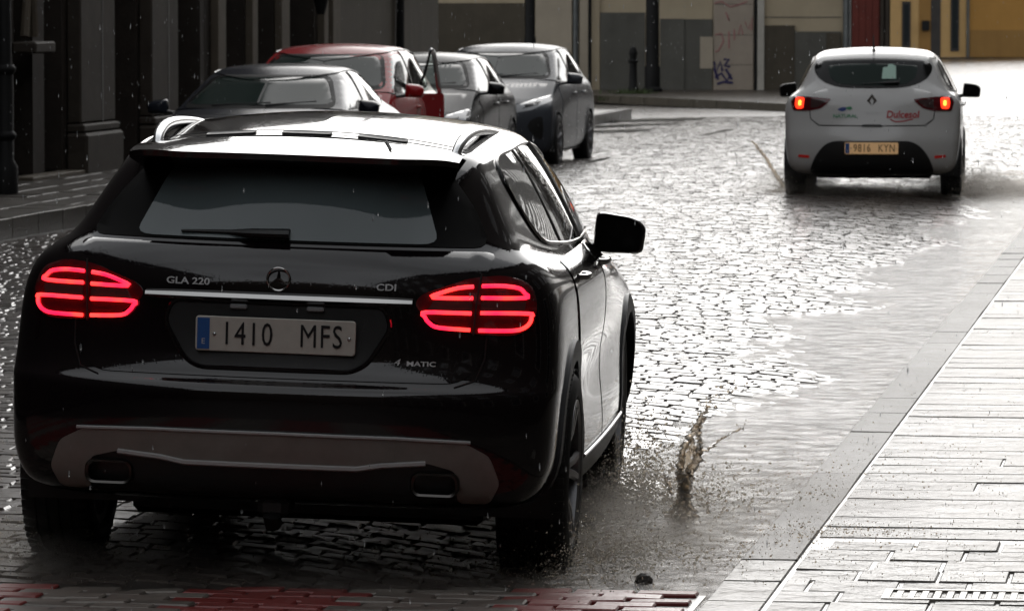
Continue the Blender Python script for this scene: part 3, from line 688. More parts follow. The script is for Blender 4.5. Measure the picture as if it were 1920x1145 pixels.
# ---------------------------------------------------------------- other cars
def hatch_rows(Ln, W, H, zb, zh, zc, yc, yrf, yrr, yg, tum=.70, rb=.16, fb=.30):
    """zb rear belt height, zh bonnet leading edge, zc cowl height, yc cowl y, yrf / yrr roof ends, yg rear glass foot"""
    w = W / 2
    rows = [
     (.20, .28, w * .80, .05, .10, .18, w * .86, .18, Ln - .25, w * .78, fb * .7, .1),
     (.24, .10, w * .90, rb * .6, .12, .20, w * .94, .17, Ln - .09, w * .88, fb * .8, .1),
     (.33, .03, w * .955, rb * .8, .13, .30, w * .98, .26, Ln - .03, w * .93, fb * .9, .12),
     (.45, .0, w * .975, rb, .14, .43, w * .985, .39, Ln, w * .95, fb, .13),
     (.56, .0, w * .985, rb, .15, .56, w * .98, .51, Ln - .005, w * .955, fb, .13),
     (.65, .03, w * .99, rb, .15, .66, w * .985, .60, Ln - .02, w * .955, fb, .13),
     (.75, .055, w * .99, rb, .15, .76, w * .995, zh - .06, Ln - .06, w * .945, fb * 1.05, .13),
     (.85, .07, w * .98, rb, .15, .85, w * .99, zh, Ln - .15, w * .92, fb * 1.05, .13),
     (zb - .08, .09, w * .95, rb, .15, zb - .10, w * .975, zh + .07, Ln - .36, w * .90, fb, .13),
     (zb - .03, .115, w * .915, rb, .15, zb - .05, w * .95, (zh + .07 + zc) / 2 + .015, (Ln - .36 + yc) / 2, w * .885, fb * .8, .13),
     (zb + .01, yg - .03, w * .87, rb, .14, zb - .02, w * .915, zc, yc + .05, w * .87, fb * .6, .13)]
    wt = w * tum
    for t, bz in ((.12, 0), (.42, 0), (.72, 0), (.90, 0)):
        zt = H - .065
        rows.append((zb + .03 + (zt - zb - .03) * t, yg + (yrr - yg) * t ** 1.15, w * .86 + (wt * .98 - w * .86) * t, rb * 1.1, .13,
                     zb + (zt - zb) * t, w * .90 + (wt * 1.04 - w * .90) * t ** 1.2, zc + .02 + (zt - zc - .02) * t, yc + (yrf - yc) * t, w * .86 + (wt - w * .86) * t, fb * .62, .12))
    rows.append((H - .05, yrr + .12, wt * .90, rb, .1, H - .04, wt * .95, H - .05, yrf - .12, wt * .90, .16, .1))
    return rows
def roof_fn(H, yrf, yrr, w):
    yc = .55 * yrf + .45 * yrr; hl = (yrf - yrr) / 2
    return lambda x, y: H - .045 * (abs(y - yc) / hl) ** 2.2 - .045 * (abs(x) / w) ** 2.2
def sides(c, dlo, doors, paint, trim='gloss_black', pillars=()):
    dr = [(p.x, p.y) for p in crv([(a, b, 0) for a, b in dlo], 4, True)]
    for ax in ('right', 'left'):
        c.patch('side_window', dr, ax, 'glass', .004, .05, .008)
        c.ribbon('window_trim', dr, ax, .016, trim, .005, None, .004, True)
        for a, b in pillars: c.ribbon('door_pillar', [a, b], ax, .07, 'gloss_black', .006, None, .003)
        for dp in doors:
            d = c.patch('door', dp, ax, paint, .0045, .05, .02, rad=.05)
            sg = 1 if ax == 'right' else -1
            hx = min(p[0] for p in dp) + .2; hz = max(p[1] for p in dp) - .10; q, _ = c.hit(ax, hx, hz)
            mk('door_handle', xf(tube([(0, -.10, 0), (.022 * sg, -.08, 0), (.03 * sg, 0, .002), (.022 * sg, .08, 0), (0, .10, 0)], .013, 8), Matrix.Translation(q)), paint if paint != 'paint_white' else paint, d, 40)

def build_clio():
    Ln, W, H = 4.06, 1.74, 1.45
    rows = hatch_rows(Ln, W, H, 1.02, .72, 1.0, 2.95, 2.15, .42, .16, .66)
    # hips: flared rear shoulders
    rows = [list(r) for r in rows]
    for i in (6, 7): rows[i][2] = .868
    rows[8][2] = .855; rows[9][2] = .80; rows[10][2] = .735
    for k, i in enumerate((11, 12, 13, 14)): rows[i][2] = (.70, .655, .60, .565)[k]
    c = Car('white_hatchback', [tuple(r) for r in rows], roof_fn(H, 2.15, .42, .6), 'paint_white', (.62, 3.21), .31, .345, W)
    T = c.root; c.floor(Ln, .2); c.wheels(.205, .0, 5, .20, False); c.arches(.02, 'paint_white', .006, .22)
    lens = [(-.575, 1.275), (-.565, 1.20), (-.50, 1.13), (-.36, 1.075), (-.16, 1.055), (.16, 1.055), (.36, 1.075), (.50, 1.13), (.565, 1.20), (.575, 1.275), (.50, 1.325), (.30, 1.345), (0, 1.352), (-.30, 1.345), (-.50, 1.325)]
    ln = [(p.x, p.y) for p in crv([(a, b, 0) for a, b in lens], 3, True)]
    c.patch('rear_window_surround', ln, 'rear', 'gloss_black', .004, .04, .008)
    rw = c.patch('rear_window', [(-.44, 1.275), (-.42, 1.16), (-.33, 1.10), (-.1, 1.085), (.12, 1.085), (.33, 1.10), (.42, 1.16), (.44, 1.275), (.2, 1.295), (-.2, 1.295)], 'rear', 'glass_screen', .007, .04, .006, rad=.03)
    c.patch('paper_notice', [(.09, 1.15), (.23, 1.15), (.225, 1.27), (.19, 1.29), (.15, 1.29), (.145, 1.265), (.10, 1.26)], 'rear', 'paper', .0085, .04, .002, rw)
    c.wiper_rear((.26, 1.118), (-.10, 1.10), .018)
    t = c.patch('tailgate', [(-.52, .70), (.52, .70), (.60, .78), (.61, .93), (.58, 1.02), (.42, 1.055), (-.42, 1.055), (-.58, 1.02), (-.61, .93), (-.60, .78)], 'rear', 'paint_white', .004, .04, .02, rad=.08)
    c.ribbon('panel_gap', [(-.61, .85), (-.60, .76), (-.52, .694), (0, .690), (.52, .694), (.60, .76), (.61, .85)], 'rear', .008)
    c.patch('tailgate_handle', [(-.10, .683), (.10, .683), (.09, .706), (-.09, .706)], 'rear', 'plastic_black', .008, .03, .01)
    for sd in (1, -1):
        f = lambda P: [(sd * a, b) for a, b in P]
        L = c.patch('rear_lamp', f([(.40, .955), (.62, .975), (.765, .985), (.80, .92), (.775, .835), (.60, .838), (.50, .86), (.43, .915)]), 'rear', 'lens_red', .008, .03, .015, rad=.02)
        c.patch('lamp_panel', f([(.45, .945), (.60, .955), (.60, .865), (.53, .87), (.46, .92)]), 'rear', 'lens_smoke', .010, .03, .004, L)
        c.patch('brake_light', f([(.665, .965), (.75, .968), (.757, .90), (.745, .855), (.675, .86)]), 'rear', 'brake_lamp', .012, .02, .006, L, rad=.02)
        c.patch('brake_bulb', f([(.695, .94), (.722, .94), (.722, .885), (.695, .89)]), 'rear', 'brake_core', .016, .02, .004, L, rad=.015)
        c.patch('reflector', f([(.61, .375), (.72, .385), (.72, .408), (.61, .402)]), 'rear', 'reflector', .006, .03, .008, rad=.008)
    c.patch('diffuser', [(-.60, .215), (.60, .215), (.60, .28), (.55, .40), (.47, .50), (.38, .545), (-.38, .545), (-.47, .50), (-.55, .40), (-.60, .28)], 'rear', 'plastic_black', .008, .04, .03, rad=.05)
    plate(c, 0, c.at_rear(0, .48, .018).y, .475, '9816 KYN', 'plate_lit')
    # diamond badge
    q = c.at_rear(0, .935, .006)
    ro = [(0, .068), (.050, 0), (0, -.068), (-.050, 0)]; ri = [(0, .034), (.021, 0), (0, -.034), (-.021, 0)]
    mk('badge', loft([[(q.x + a, q.y, q.z + b) for a, b in ro], [(q.x + a * .75, q.y - .010, q.z + b * .75) for a, b in ro], [(q.x + a, q.y - .001, q.z + b) for a, b in ri]], True), 'chrome', T, 10)
    c.text_rear('CLIO', -.0, .820, .030, 'satin_silver', 1.4, off=.007, spacing=1.5)
    c.text_rear('Dulcesol', .30, .800, .098, 'logo_red', .92, off=.006, shear=.12, bevel=.0022)
    sm = crv([(.18, .760, 0), (.22, .735, 0), (.29, .735, 0), (.37, .752, 0), (.40, .758, 0)], 4)
    c.ribbon('logo_stroke', [(p.x, p.y) for p in sm], 'rear', .013, 'logo_red', .005)
    c.text_rear('NATURAL', -.26, .785, .050, 'logo_green', 1.05, off=.006, bevel=.001)
    c.patch('logo_swoosh', [(p.x, p.y) for p in crv([(-.335, .85, 0), (-.29, .872, 0), (-.245, .868, 0), (-.255, .845, 0), (-.29, .832, 0)], 3, True)], 'rear', 'logo_blue', .006, .02, .002)
    c.patch('logo_swoosh', [(p.x, p.y) for p in crv([(-.255, .868, 0), (-.21, .880, 0), (-.19, .858, 0), (-.225, .848, 0)], 3, True)], 'rear', 'logo_green', .0075, .02, .002)
    sides(c, [(.78, 1.06), (.68, 1.16), (.86, 1.30), (1.3, 1.345), (1.9, 1.335), (2.35, 1.20), (2.82, 1.035), (2.3, 1.0), (1.4, 1.01)],
          [[(1.02, .55), (.98, .75), (1.0, .98), (1.80, .98), (1.80, .25), (1.08, .25)], [(1.82, .25), (1.83, .98), (2.78, .98), (2.82, .6), (2.80, .25)]], 'paint_white', pillars=(((1.82, 1.0), (1.68, 1.345)),))
    c.mirror(.935, 2.60, 1.00, .19, .15, 'plastic_black')
    mk('aerial', join(tube([(0, .62, 1.415), (0, .56, 1.50), (0, .48, 1.57)], [.012, .007, .004], 6), lathe_z([(.03, 1.405), (.02, 1.43)], 10) if 0 else tube([(0, .64, 1.40), (0, .62, 1.43)], .02, 8)), 'plastic_black', T, 40)
    c.patch('windscreen', [(-.60, 1.03), (.60, 1.03), (.50, 1.33), (-.50, 1.33)], 'front', 'glass', .004, .06, .008, rad=.06)
    c.patch('bonnet_badge_grille', [(-.35, .55), (.35, .55), (.45, .66), (-.45, .66)], 'front', 'gloss_black', .004, .06, .008, rad=.04)
    for sd in (1, -1):
        c.patch('headlamp', [(sd * a, b) for a, b in ((.42, .62), (.74, .66), (.76, .76), (.6, .74))], 'front', 'glass_lamp', .004, .04, .01, rad=.03)
    return c
clio = build_clio()
clio.root.location = (3.505, 47.85, 0); clio.root.rotation_euler = (0, 0, R(-6.0))
tag(clio.root, 'white hatchback with lit brake lights and red lettering driving away up the street', 'car')

def build_parked(name, kind):
    P = dict(
     sedan=dict(Ln=4.55, W=1.80, H=1.385, zb=.97, zh=.70, zc=.97, yc=3.32, yrf=2.50, yrr=1.05, yg=.62, tum=.66, paint='paint_navy', ax=(.95, 3.62), tr=.32),
     red=dict(Ln=4.12, W=1.77, H=1.53, zb=1.04, zh=.80, zc=1.06, yc=3.22, yrf=2.35, yrr=.48, yg=.18, tum=.685, paint='paint_red', ax=(.68, 3.26), tr=.32),
     dark=dict(Ln=4.05, W=1.74, H=1.40, zb=.98, zh=.73, zc=.99, yc=3.02, yrf=2.25, yrr=.52, yg=.18, tum=.67, paint='paint_dark', ax=(.66, 3.2), tr=.31),
     grey=dict(Ln=4.0, W=1.745, H=1.465, zb=1.02, zh=.78, zc=1.03, yc=3.02, yrf=2.2, yrr=.45, yg=.16, tum=.68, paint='paint_grey', ax=(.70, 3.22), tr=.315))[kind]
    Ln, W, H, yc, yrf, yrr, zc, zb = P['Ln'], P['W'], P['H'], P['yc'], P['yrf'], P['yrr'], P['zc'], P['zb']; paint = P['paint']; zh = P['zh']
    rows = hatch_rows(Ln, W, H, zb, zh, zc, yc, yrf, yrr, P['yg'], P['tum'])
    if kind == 'sedan':
        rows = [list(r) for r in rows]; rows[9][1] = .22; rows[10][1] = .42; rows[8][1] = .11; rows = [tuple(r) for r in rows]
    c = Car(name, rows, roof_fn(H, yrf, yrr, W / 2 * P['tum']), paint, P['ax'], P['tr'], P['tr'] + .04, W, sub=(4, 5)); T = c.root
    c.floor(Ln, .19); c.wheels(.205, .005, 5, .215); c.arches(.025, paint if kind != 'grey' else paint, .006, .22)
    wb, wt_ = W / 2 * .80, W / 2 * P['tum'] * .92
    b = c.patch('windscreen_surround', [(-wb, zc + .02), (wb, zc + .02), (wt_, H - .098), (-wt_, H - .098)], 'front', 'frit', .003, .06, .006, rad=.09)
    c.patch('windscreen', [(-wb + .05, zc + .055), (wb - .05, zc + .055), (wt_ - .035, H - .120), (-wt_ + .035, H - .120)], 'front', 'glass_screen', .006, .05, .006, rad=.08)
    c.wipers_front([((.42, zc + .05), (-.12, zc + .075)), ((-.08, zc + .05), (-.52, zc + .085))])
    c.mirror(W / 2 + .075, yc - .42, zb + .03, .20, .14, paint if kind in ('red', 'sedan', 'grey') else 'paint_dark', depth=.13)
    zt = H - .095; a0 = P['ax'][0]
    sides(c, [(a0 + .15, zb + .03), (a0 + .05, zb + .12), (yrr + .35, zt - .02), ((yrr + yrf) / 2, zt + .03), (yrf - .05, zt - .005), ((yrf + yc) / 2 + .02, (zb + zt) / 2 + .03), (yc - .08, zb + .02), (yc - .9, zb - .01), (a0 + .8, zb)],
          [[(a0 + .42, .5), (a0 + .36, .75), (a0 + .38, zb - .05), (a0 + 1.12, zb - .05), (a0 + 1.12, .24), (a0 + .45, .24)], [(a0 + 1.14, .24), (a0 + 1.15, zb - .05), (yc - .18, zb - .06), (yc - .10, .6), (yc - .12, .24)]], paint, pillars=(((a0 + 1.14, zb), (a0 + 1.02, zt + .02)),))
    # bonnet shut line and front furniture
    hp = lambda x, z: (x, z)
    for sd in (1, -1):
        f = lambda Q: [(sd * a, b_) for a, b_ in Q]
        if kind == 'grey':
            L = c.patch('headlamp', f([(.36, zh - .13), (.60, zh - .09), (.80, zh + .02), (.78, zh + .09), (.66, zh + .055), (.40, zh - .04)]), 'front', 'glass_lamp', .006, .03, .015, rad=.02)
            c.patch('lamp_core', f([(.50, zh - .07), (.66, zh - .03), (.70, zh + .03), (.52, zh - .02)]), 'front', 'gloss_black', .009, .03, .006, L)
            c.patch('fog_recess', f([(.60, .58), (.72, .62), (.74, .48), (.72, .34), (.64, .38), (.56, .50)]), 'front', 'plastic_black', .006, .04, .012, rad=.03)
        else:
            L = c.patch('headlamp', f([(.45, zh - .12), (.74, zh - .08), (.80, zh + .01), (.76, zh + .07), (.55, zh - .0)]), 'front', 'glass_lamp', .006, .03, .015, rad=.03)
            c.patch('lamp_core', f([(.56, zh - .09), (.68, zh - .07), (.70, zh - .01), (.58, zh - .03)]), 'front', 'gloss_black', .009, .03, .006, L)
            c.patch('fog_recess', f([(.56, .30), (.72, .32), (.72, .42), (.58, .42)]), 'front', 'plastic_black', .006, .04, .012, rad=.03)
    c.patch('grille', [(-.36, zh - .20), (.36, zh - .20), (.42, zh - .06), (-.42, zh - .06)], 'front', 'plastic_black', .006, .05, .01, rad=.04)
    c.ribbon('grille_bar', [(-.36, zh - .13), (.36, zh - .13)], 'front', .02, 'chrome', .008, None, .008)
    c.patch('lower_grille', [(-.50, .24), (.50, .24), (.42, .38), (-.42, .38)], 'front', 'plastic_black', .006, .05, .01, rad=.04)
    c.patch('bonnet', [(-W / 2 * .76, zh + .035), (W / 2 * .76, zh + .035), (W / 2 * .80, zc - .03), (-W / 2 * .80, zc - .03)], 'front', paint, .004, .05, .01, rad=.05)
    pl = mk('number_plate', box(-.26, .26, 0, .012, -.055, .055, .004), 'plate_white', T, 0, c.at_front(0, .45, .01))
    c.patch('rear_window', [(-.50, zb + .08), (.50, zb + .08), (.42, H - .12), (-.42, H - .12)], 'rear', 'glass', .005, .06, .006, rad=.06)
    for sd in (1, -1): c.patch('rear_lamp', [(sd * a, b_) for a, b_ in ((.55, .76), (.78, .78), (.78, .90), (.58, .88))], 'rear', 'lens_red', .005, .05, .01, rad=.02)
    if kind == 'red':
        # rear left door standing open: panel, window frame and pane on a hinge at the middle pillar
        hy = a0 + 1.13
        dp = [(0, .24), (-.72, .24), (-.76, .72), (-.75, zb - .04), (-.62, zb + .05), (-.34, zt - .03), (-.05, zt + .02), (0, zb - .02)]
        th = .07
        fr = empty('open_door'); fr.parent = T; fr.location = (-W / 2 + .10, hy, 0); fr.rotation_euler = (0, 0, R(-14))
        pan = [(0, .24), (-.70, .24), (-.76, .72), (-.75, zb - .03), (0, zb - .02)]
        mk('door_panel', loft([[(-.03, a, b_) for a, b_ in round_poly(pan, .05)], [(th - .03, a, b_) for a, b_ in round_poly(pan, .05)]], True, True, True), paint, fr, 30)
        mk('door_frame', tube(crv([(.02, -.75, zb - .03), (-.01, -.62, zb + .12), (-.08, -.36, zt - .02), (-.11, -.20, zt + .03)], 5), [.026] * 15 + [.016], 8), 'alu', fr, 40)
        mk('door_frame', tube(crv([(-.11, -.20, zt + .02), (-.06, -.17, zb + .2), (.02, -.15, zb - .02)], 5), .014, 8), 'gloss_black', fr, 40)
        mk('door_pane', ([(.02, -.70, zb), (-.08, -.37, zt - .05), (-.10, -.22, zt), (-.06, -.18, zb + .2), (.02, -.16, zb)], [(0, 1, 2, 3, 4)]), 'clear_pane', fr, 0)
    return c
A_ST = R(8.1); ES = Vector((math.sin(A_ST), math.cos(A_ST), 0)); NS = Vector((math.cos(A_ST), -math.sin(A_ST), 0))
def W_(S, L, z=0.): p = ES * S + NS * L; return Vector((p.x, p.y, z))
def S_of(Y, L): return (Y + L * math.sin(A_ST)) / math.cos(A_ST)
for kind, nm, Yf, L, yaw, lab in (
    ('sedan', 'parked_sedan', 43.3, -8.58, 0, 'dark blue-grey sedan, nearest of the cars parked along the left kerb'),
    ('red', 'parked_hatchback', 48.4, -8.92, 0, 'red parked car with its rear door standing open, second in the row'),
    ('dark', 'parked_hatchback', 53.2, -8.80, 0, 'black parked hatchback between the red car and the grey hatchback'),
    ('grey', 'parked_hatchback', 58.0, -8.50, -1.0, 'silver grey parked hatchback, farthest of the row, its front wheel showing')):
    c = build_parked(nm, kind); S = S_of(Yf, L)
    # local +y (front) points back down the street; the origin is the rear bumper
    p = W_(S + dict(sedan=4.55, red=4.12, dark=4.05, grey=4.0)[kind], L, -.06)
    c.root.location = p; c.root.rotation_euler = (0, 0, math.pi - A_ST + R(yaw))
    tag(c.root, lab, 'car', 'cars parked along the left kerb')
# ---------------------------------------------------------------- ground
KR, KW, KL = -1.55, .19, -9.85          # right kerb line, kerb width, left kerb line (street coordinate L)
def und(S, L): return .006 * math.sin(S * .9 + L * .7) + .005 * math.sin(S * .37 - L * 1.9 + 1.3) + .004 * math.sin(S * 2.1 + L * 2.7)
def zroad(S, L):
    z = -.033 * max(0, L + 3.2) - .016 * max(0, -6.0 - L)
    return z + und(S, L) * .8
def zcross(S, L): return max(zroad(S, L), -.010)
ZW = -.026                                # level of the water running in the gutter
gp = [(-400, -120, -.16), (400, -120, -.16), (400, 420, -.16), (-400, 420, -.16)]
tag(mk('ground', (gp, [(0, 1, 2, 3)]), 'earth', None, 0), kind='structure')
# road bed: joints between the setts, and the whole surface where they are too far to tell apart
def grid_sl(S0, S1, nS, L0, L1, nL, zf):
    V = []; F = []
    for i in range(nS + 1):
        for j in range(nL + 1):
            S = S0 + (S1 - S0) * i / nS; L = L0 + (L1 - L0) * j / nL; V.append(tuple(W_(S, L, zf(S, L))))
    for i in range(nS):
        for j in range(nL):
            a = i * (nL + 1) + j; F.append((a, a + 1, a + nL + 2, a + nL + 1))
    return V, F
road = mk('road', grid_sl(-30, 92, 240, KL, KR, 40, lambda S, L: zroad(S, L) - .005), 'grout', None, 60); tag(road, kind='structure')
S_SETT = 84.0
mat('far_road', (.06, .053, .047), .3, wet=.7, wetr=.16, spec=.2, var=.4, vscale=5, bump=1.0, bscale=4.5, bdist=.05, rvar=.1)
fr = mk('road_junction', grid_sl(S_SETT, 260, 120, -40, 14, 60, lambda S, L: zroad(S, min(max(L, KL), KR - .6)) - .006), 'far_road', None, 60); tag(fr, kind='structure')
# setts in shallow arcs across the street
def arc(L): return -.13 * (L + 5.6) ** 2
def sett_variant(k):
    r = random.Random(100 + k); a, b = .5, .5; j = lambda s: r.uniform(-s, s)
    c = [(-a + j(.06), -b + j(.05)), (a + j(.06), -b + j(.05)), (a + j(.06), b + j(.05)), (-a + j(.06), b + j(.05))]
    lo = [(x, y, -.020) for x, y in c]; mid = [(x * .985, y * .985, -.005) for x, y in c]
    hi = [(x * .90, y * .90, .003 + j(.0012)) for x, y in c]; top = [(j(.1), j(.1), .0045 + j(.001))]
    V = lo + mid + hi + top
    F = []
    for i in range(4):
        n = (i + 1) % 4; F += [(i, n, 4 + n, 4 + i), (4 + i, 4 + n, 8 + n, 8 + i), (8 + i, 8 + n, 12)]
    return V, F
SV = [sett_variant(k) for k in range(14)]
def proj(p):
    d = p - Vector((0, 0, 1.85)); c_, s_ = math.cos(R(3.478)), math.sin(R(3.478))
    zc_ = d.y * c_ - d.z * s_; yc_ = d.y * s_ + d.z * c_
    return 960 + 9200 * d.x / zc_, 572.5 - 9200 * yc_ / zc_
setts = []
rr = random.Random(3)
pitch = .125
S = 14.6
nrow = int((S_SETT + 9 - S) / pitch)
for k in range(nrow + 95):
    S0 = S + k * pitch - 1.9
    L = KL + .10 + rr.uniform(0, .1)
    while L < KR - .08:
        wd = rr.uniform(.10, .19); Lc = L + wd / 2
        Sc = S0 + arc(Lc) + 2.0 + rr.uniform(-.012, .012)
        if W_(Sc, Lc).y > 15.74 and Sc < S_SETT and Lc + wd / 2 < KR - .02:
            slope = math.atan(-.26 * (Lc + 5.6))
            setts.append((Sc, Lc, wd, slope))
        L += wd * (1.0) + .0
def sett_mat(Sc, Lc, wd, slope, r):
    z = zroad(Sc, Lc); e = .02
    gS = (zroad(Sc + e, Lc) - zroad(Sc - e, Lc)) / (2 * e); gL = (zroad(Sc, Lc + e) - zroad(Sc, Lc - e)) / (2 * e)
    M = Matrix.Translation(W_(Sc, Lc, z + r.uniform(-.003, .004))) @ Matrix.Rotation(-A_ST + slope * .0, 4, 'Z') @ Matrix.Rotation(math.atan(slope) * .0, 4, 'Z')
    M = M @ Matrix.Rotation(math.atan(gS) + R(r.gauss(0, .55)), 4, 'X') @ Matrix.Rotation(-math.atan(gL) + R(r.gauss(0, .8)), 4, 'Y')
    sh = Matrix.Identity(4); sh[1][0] = math.tan(slope) * .9
    return M @ sh @ Matrix.Diagonal((wd - .008, pitch - .008, 1, 1))
vis = []
for i, (Sc, Lc, wd, sl) in enumerate(setts):
    px, py = proj(W_(Sc, Lc)); 
    if 1185 < px < 1600 and 420 < py < 900 or 0 < px < 24 and py > 420: vis.append((W_(Sc, Lc).y, i))
vis.sort(); solo = set(i for _, i in vis[:300])
SVM = []
for v, f in SV:
    me = bpy.data.meshes.new('sett'); me.from_pydata(v, [], f); me.materials.append(MATS['sett']); SVM.append(me)
SVa = [np.array(v) for v, f in SV]
BV = []; BF = []; nb = 0
for i, (Sc, Lc, wd, sl) in enumerate(setts):
    k = rr.randrange(14); M = sett_mat(Sc, Lc, wd, sl, rr)
    if i in solo:
        o = bpy.data.objects.new('sett', SVM[k]); COL.objects.link(o); o.parent = road; o.matrix_local = M
        # keep the shear: bake it into a copy of the mesh
        me = SVM[k].copy(); me.transform(M); loc = Vector(M.translation); me.transform(Matrix.Translation(-loc)); o.data = me; o.matrix_local = Matrix.Translation(loc)
    else:
        A = np.array(M); P = SVa[k] @ A[:3, :3].T + A[:3, 3]
        BV.append(P); BF += [tuple(q + nb for q in f) for f in SV[k][1]]; nb += len(P)
o = mk('setts', (np.concatenate(BV), BF), 'sett', road, 0); tag(o, kind='stuff')
# water running along the right gutter: rippled sheet over the setts
mw = mat('gutter_water', (.11, .095, .08), .06, var=.35, vscale=3, ior=1.4)
N = mw.node_tree.nodes; Lk = mw.node_tree.links; b = N['Principled BSDF']
tcx = N.new('ShaderNodeTexCoord'); mp = N.new('ShaderNodeMapping'); mp.inputs['Scale'].default_value = (1.0, .75, 1); mp.inputs['Rotation'].default_value = (0, 0, R(8))
n1 = N.new('ShaderNodeTexNoise'); n1.inputs['Scale'].default_value = 9; n1.inputs['Detail'].default_value = 7; n1.inputs['Roughness'].default_value = .68; n1.inputs['Distortion'].default_value = .6
bp1 = N.new('ShaderNodeBump'); bp1.inputs['Strength'].default_value = 1.0; bp1.inputs['Distance'].default_value = .022
Lk.new(tcx.outputs['Object'], mp.inputs['Vector']); Lk.new(mp.outputs['Vector'], n1.inputs['Vector']); Lk.new(n1.outputs['Fac'], bp1.inputs['Height']); 
n9 = N.new('ShaderNodeTexVoronoi'); n9.inputs['Scale'].default_value = 26; Lk.new(tcx.outputs['Object'], n9.inputs['Vector'])
w9 = N.new('ShaderNodeMath'); w9.operation = 'SINE'; k9 = N.new('ShaderNodeMath'); k9.operation = 'MULTIPLY'; k9.inputs[1].default_value = 16; Lk.new(n9.outputs['Distance'], k9.inputs[0]); Lk.new(k9.outputs[0], w9.inputs[0])
bp2 = N.new('ShaderNodeBump'); bp2.inputs['Strength'].default_value = .5; bp2.inputs['Distance'].default_value = .0005; Lk.new(w9.outputs[0], bp2.inputs['Height']); Lk.new(bp1.outputs['Normal'], bp2.inputs['Normal']); Lk.new(bp2.outputs['Normal'], b.inputs['Normal'])
from mathutils import noise as mnoise
def zwat(S, L):
    return ZW + .011 * mnoise.noise(Vector((S * .8, L * 1.7, 0))) + .0025 * mnoise.noise(Vector((S * 5.1, L * 6, 3)))
tag(mk('gutter_water', grid_sl(15.0, 60, 420, -3.1, KR - .004, 46, zwat), 'gutter_water', None, 60), kind='structure')

# kerb stones and slabs
def piece(name, S0, S1, L0, L1, z0, z1, m, parent, r, tilt=.4, bev=.005):
    M = Matrix.Translation(W_((S0 + S1) / 2, (L0 + L1) / 2, 0)) @ Matrix.Rotation(-A_ST, 4, 'Z') @ Matrix.Rotation(R(r.gauss(0, tilt)), 4, 'X') @ Matrix.Rotation(R(r.gauss(0, tilt)), 4, 'Y')
    v, f = box(-(L1 - L0) / 2, (L1 - L0) / 2, -(S1 - S0) / 2, (S1 - S0) / 2, z0, z1, bev)
    me_v = [tuple(M.to_3x3() @ Vector(p)) for p in v]
    return (me_v, f), Vector(M.translation)
def pave(parent, items, m, name, zdz, cond, r, tilt=.35):
    """items: (S0,S1,L0,L1); individual objects where cond, the rest joined"""
    bulk = []
    for (S0, S1, L0, L1) in items:
        dz = r.uniform(-zdz, zdz)
        vf, loc = piece(name, S0, S1, L0, L1, -.05 + dz, dz, m, parent, r, tilt)
        if cond((S0 + S1) / 2, (L0 + L1) / 2): mk(name, vf, m, parent, 0, loc + Vector((0, 0, 0)))
        else: bulk.append(([tuple(Vector(p) + loc) for p in vf[0]], vf[1]))
    if bulk: tag(mk(name + 's', join(*bulk), m, parent, 0), kind='stuff')
def inframe(S, L, mar=30):
    px, py = proj(W_(S, L)); return -mar < px < 1920 + mar and -mar < py < 1145 + mar
r2 = random.Random(11)
pvR = mk('right_pavement', grid_sl(-30, 180, 60, KR + KW, 3.2, 6, lambda S, L: -.005), 'grout', None, 0); tag(pvR, kind='structure')
kerbR = mk('right_kerb', grid_sl(-30, 180, 60, KR + .01, KR + KW - .01, 2, lambda S, L: -.03), 'grout', None, 0); tag(kerbR, kind='structure')
it = []; S = 16.35
while S < 120: d = r2.uniform(.8, 1.15); it.append((S, S + d - .012, KR, KR + KW)); S += d
pave(kerbR, it, 'kerb', 'kerb_stone', .003, lambda S, L: inframe(S, L) and S < 60, r2, .25)
it = []; S = 17.1; row = 0
while S < 110:
    d = .34; L = KR + KW + .012 - r2.uniform(0, .5)
    while L < 3.1:
        d2 = r2.uniform(.8, 1.3); a, b_ = max(L, KR + KW + .012), min(L + d2 - .012, 3.1)
        if b_ - a > .1: it.append((S, S + d - .007, a, b_ + .005))
        L += d2
    S += d; row += 1
pave(pvR, it, 'slab', 'paving_slab', .002, lambda S, L: inframe(S, L) and S < 45, r2, .12)
# small blocks beside the crossing
it = []; S = 13.4; row = 0
while S < 17.0:
    d = .30; L = KR + KW + .02 - r2.uniform(0, .2)
    while L < 2.6:
        d2 = r2.uniform(.20, .34); a = max(L, KR + KW + .015)
        if L + d2 - a > .08: it.append((S, S + d - .010, a, L + d2 - .010))
        L += d2
    S += d
pave(pvR, it, 'slab', 'paving_block', .003, lambda S, L: inframe(S, L), r2, .4)
it = [(13.0, 13.9, KR, KR + KW), (13.91, 14.55, KR, KR + KW), (14.56, 15.19, KR, KR + KW), (15.2, 15.72, KR, KR + KW), (15.735, 16.33, KR, KR + KW)]
pave(kerbR, it, 'slab', 'kerb_stone', .001, lambda S, L: True, r2, .1)
# drain grate set in the blocks
gr = empty('drain_grate', W_(15.42, -.72, -.007), (0, 0, -A_ST))
mk('frame', join(box(-.29, .29, -.13, -.105, -.01, .012), box(-.29, .29, .105, .13, -.01, .012), box(-.29, -.265, -.104, .104, -.01, .012), box(.265, .29, -.104, .104, -.01, .012)), 'grate', gr, 0)
mk('sump', box(-.264, .264, -.1035, .1035, -.012, -.004), 'grate', gr, 0)
bm_ = box(-.013, .013, -.103, .103, -.008, .010, .003)
for k in range(13):
    mk('bar', bm_, 'grate', gr, 0, (-.24 + .04 * k, 0, 0))
tag(gr, 'rusty iron drain grate set into the wet paving at the bottom right', 'drain grate')
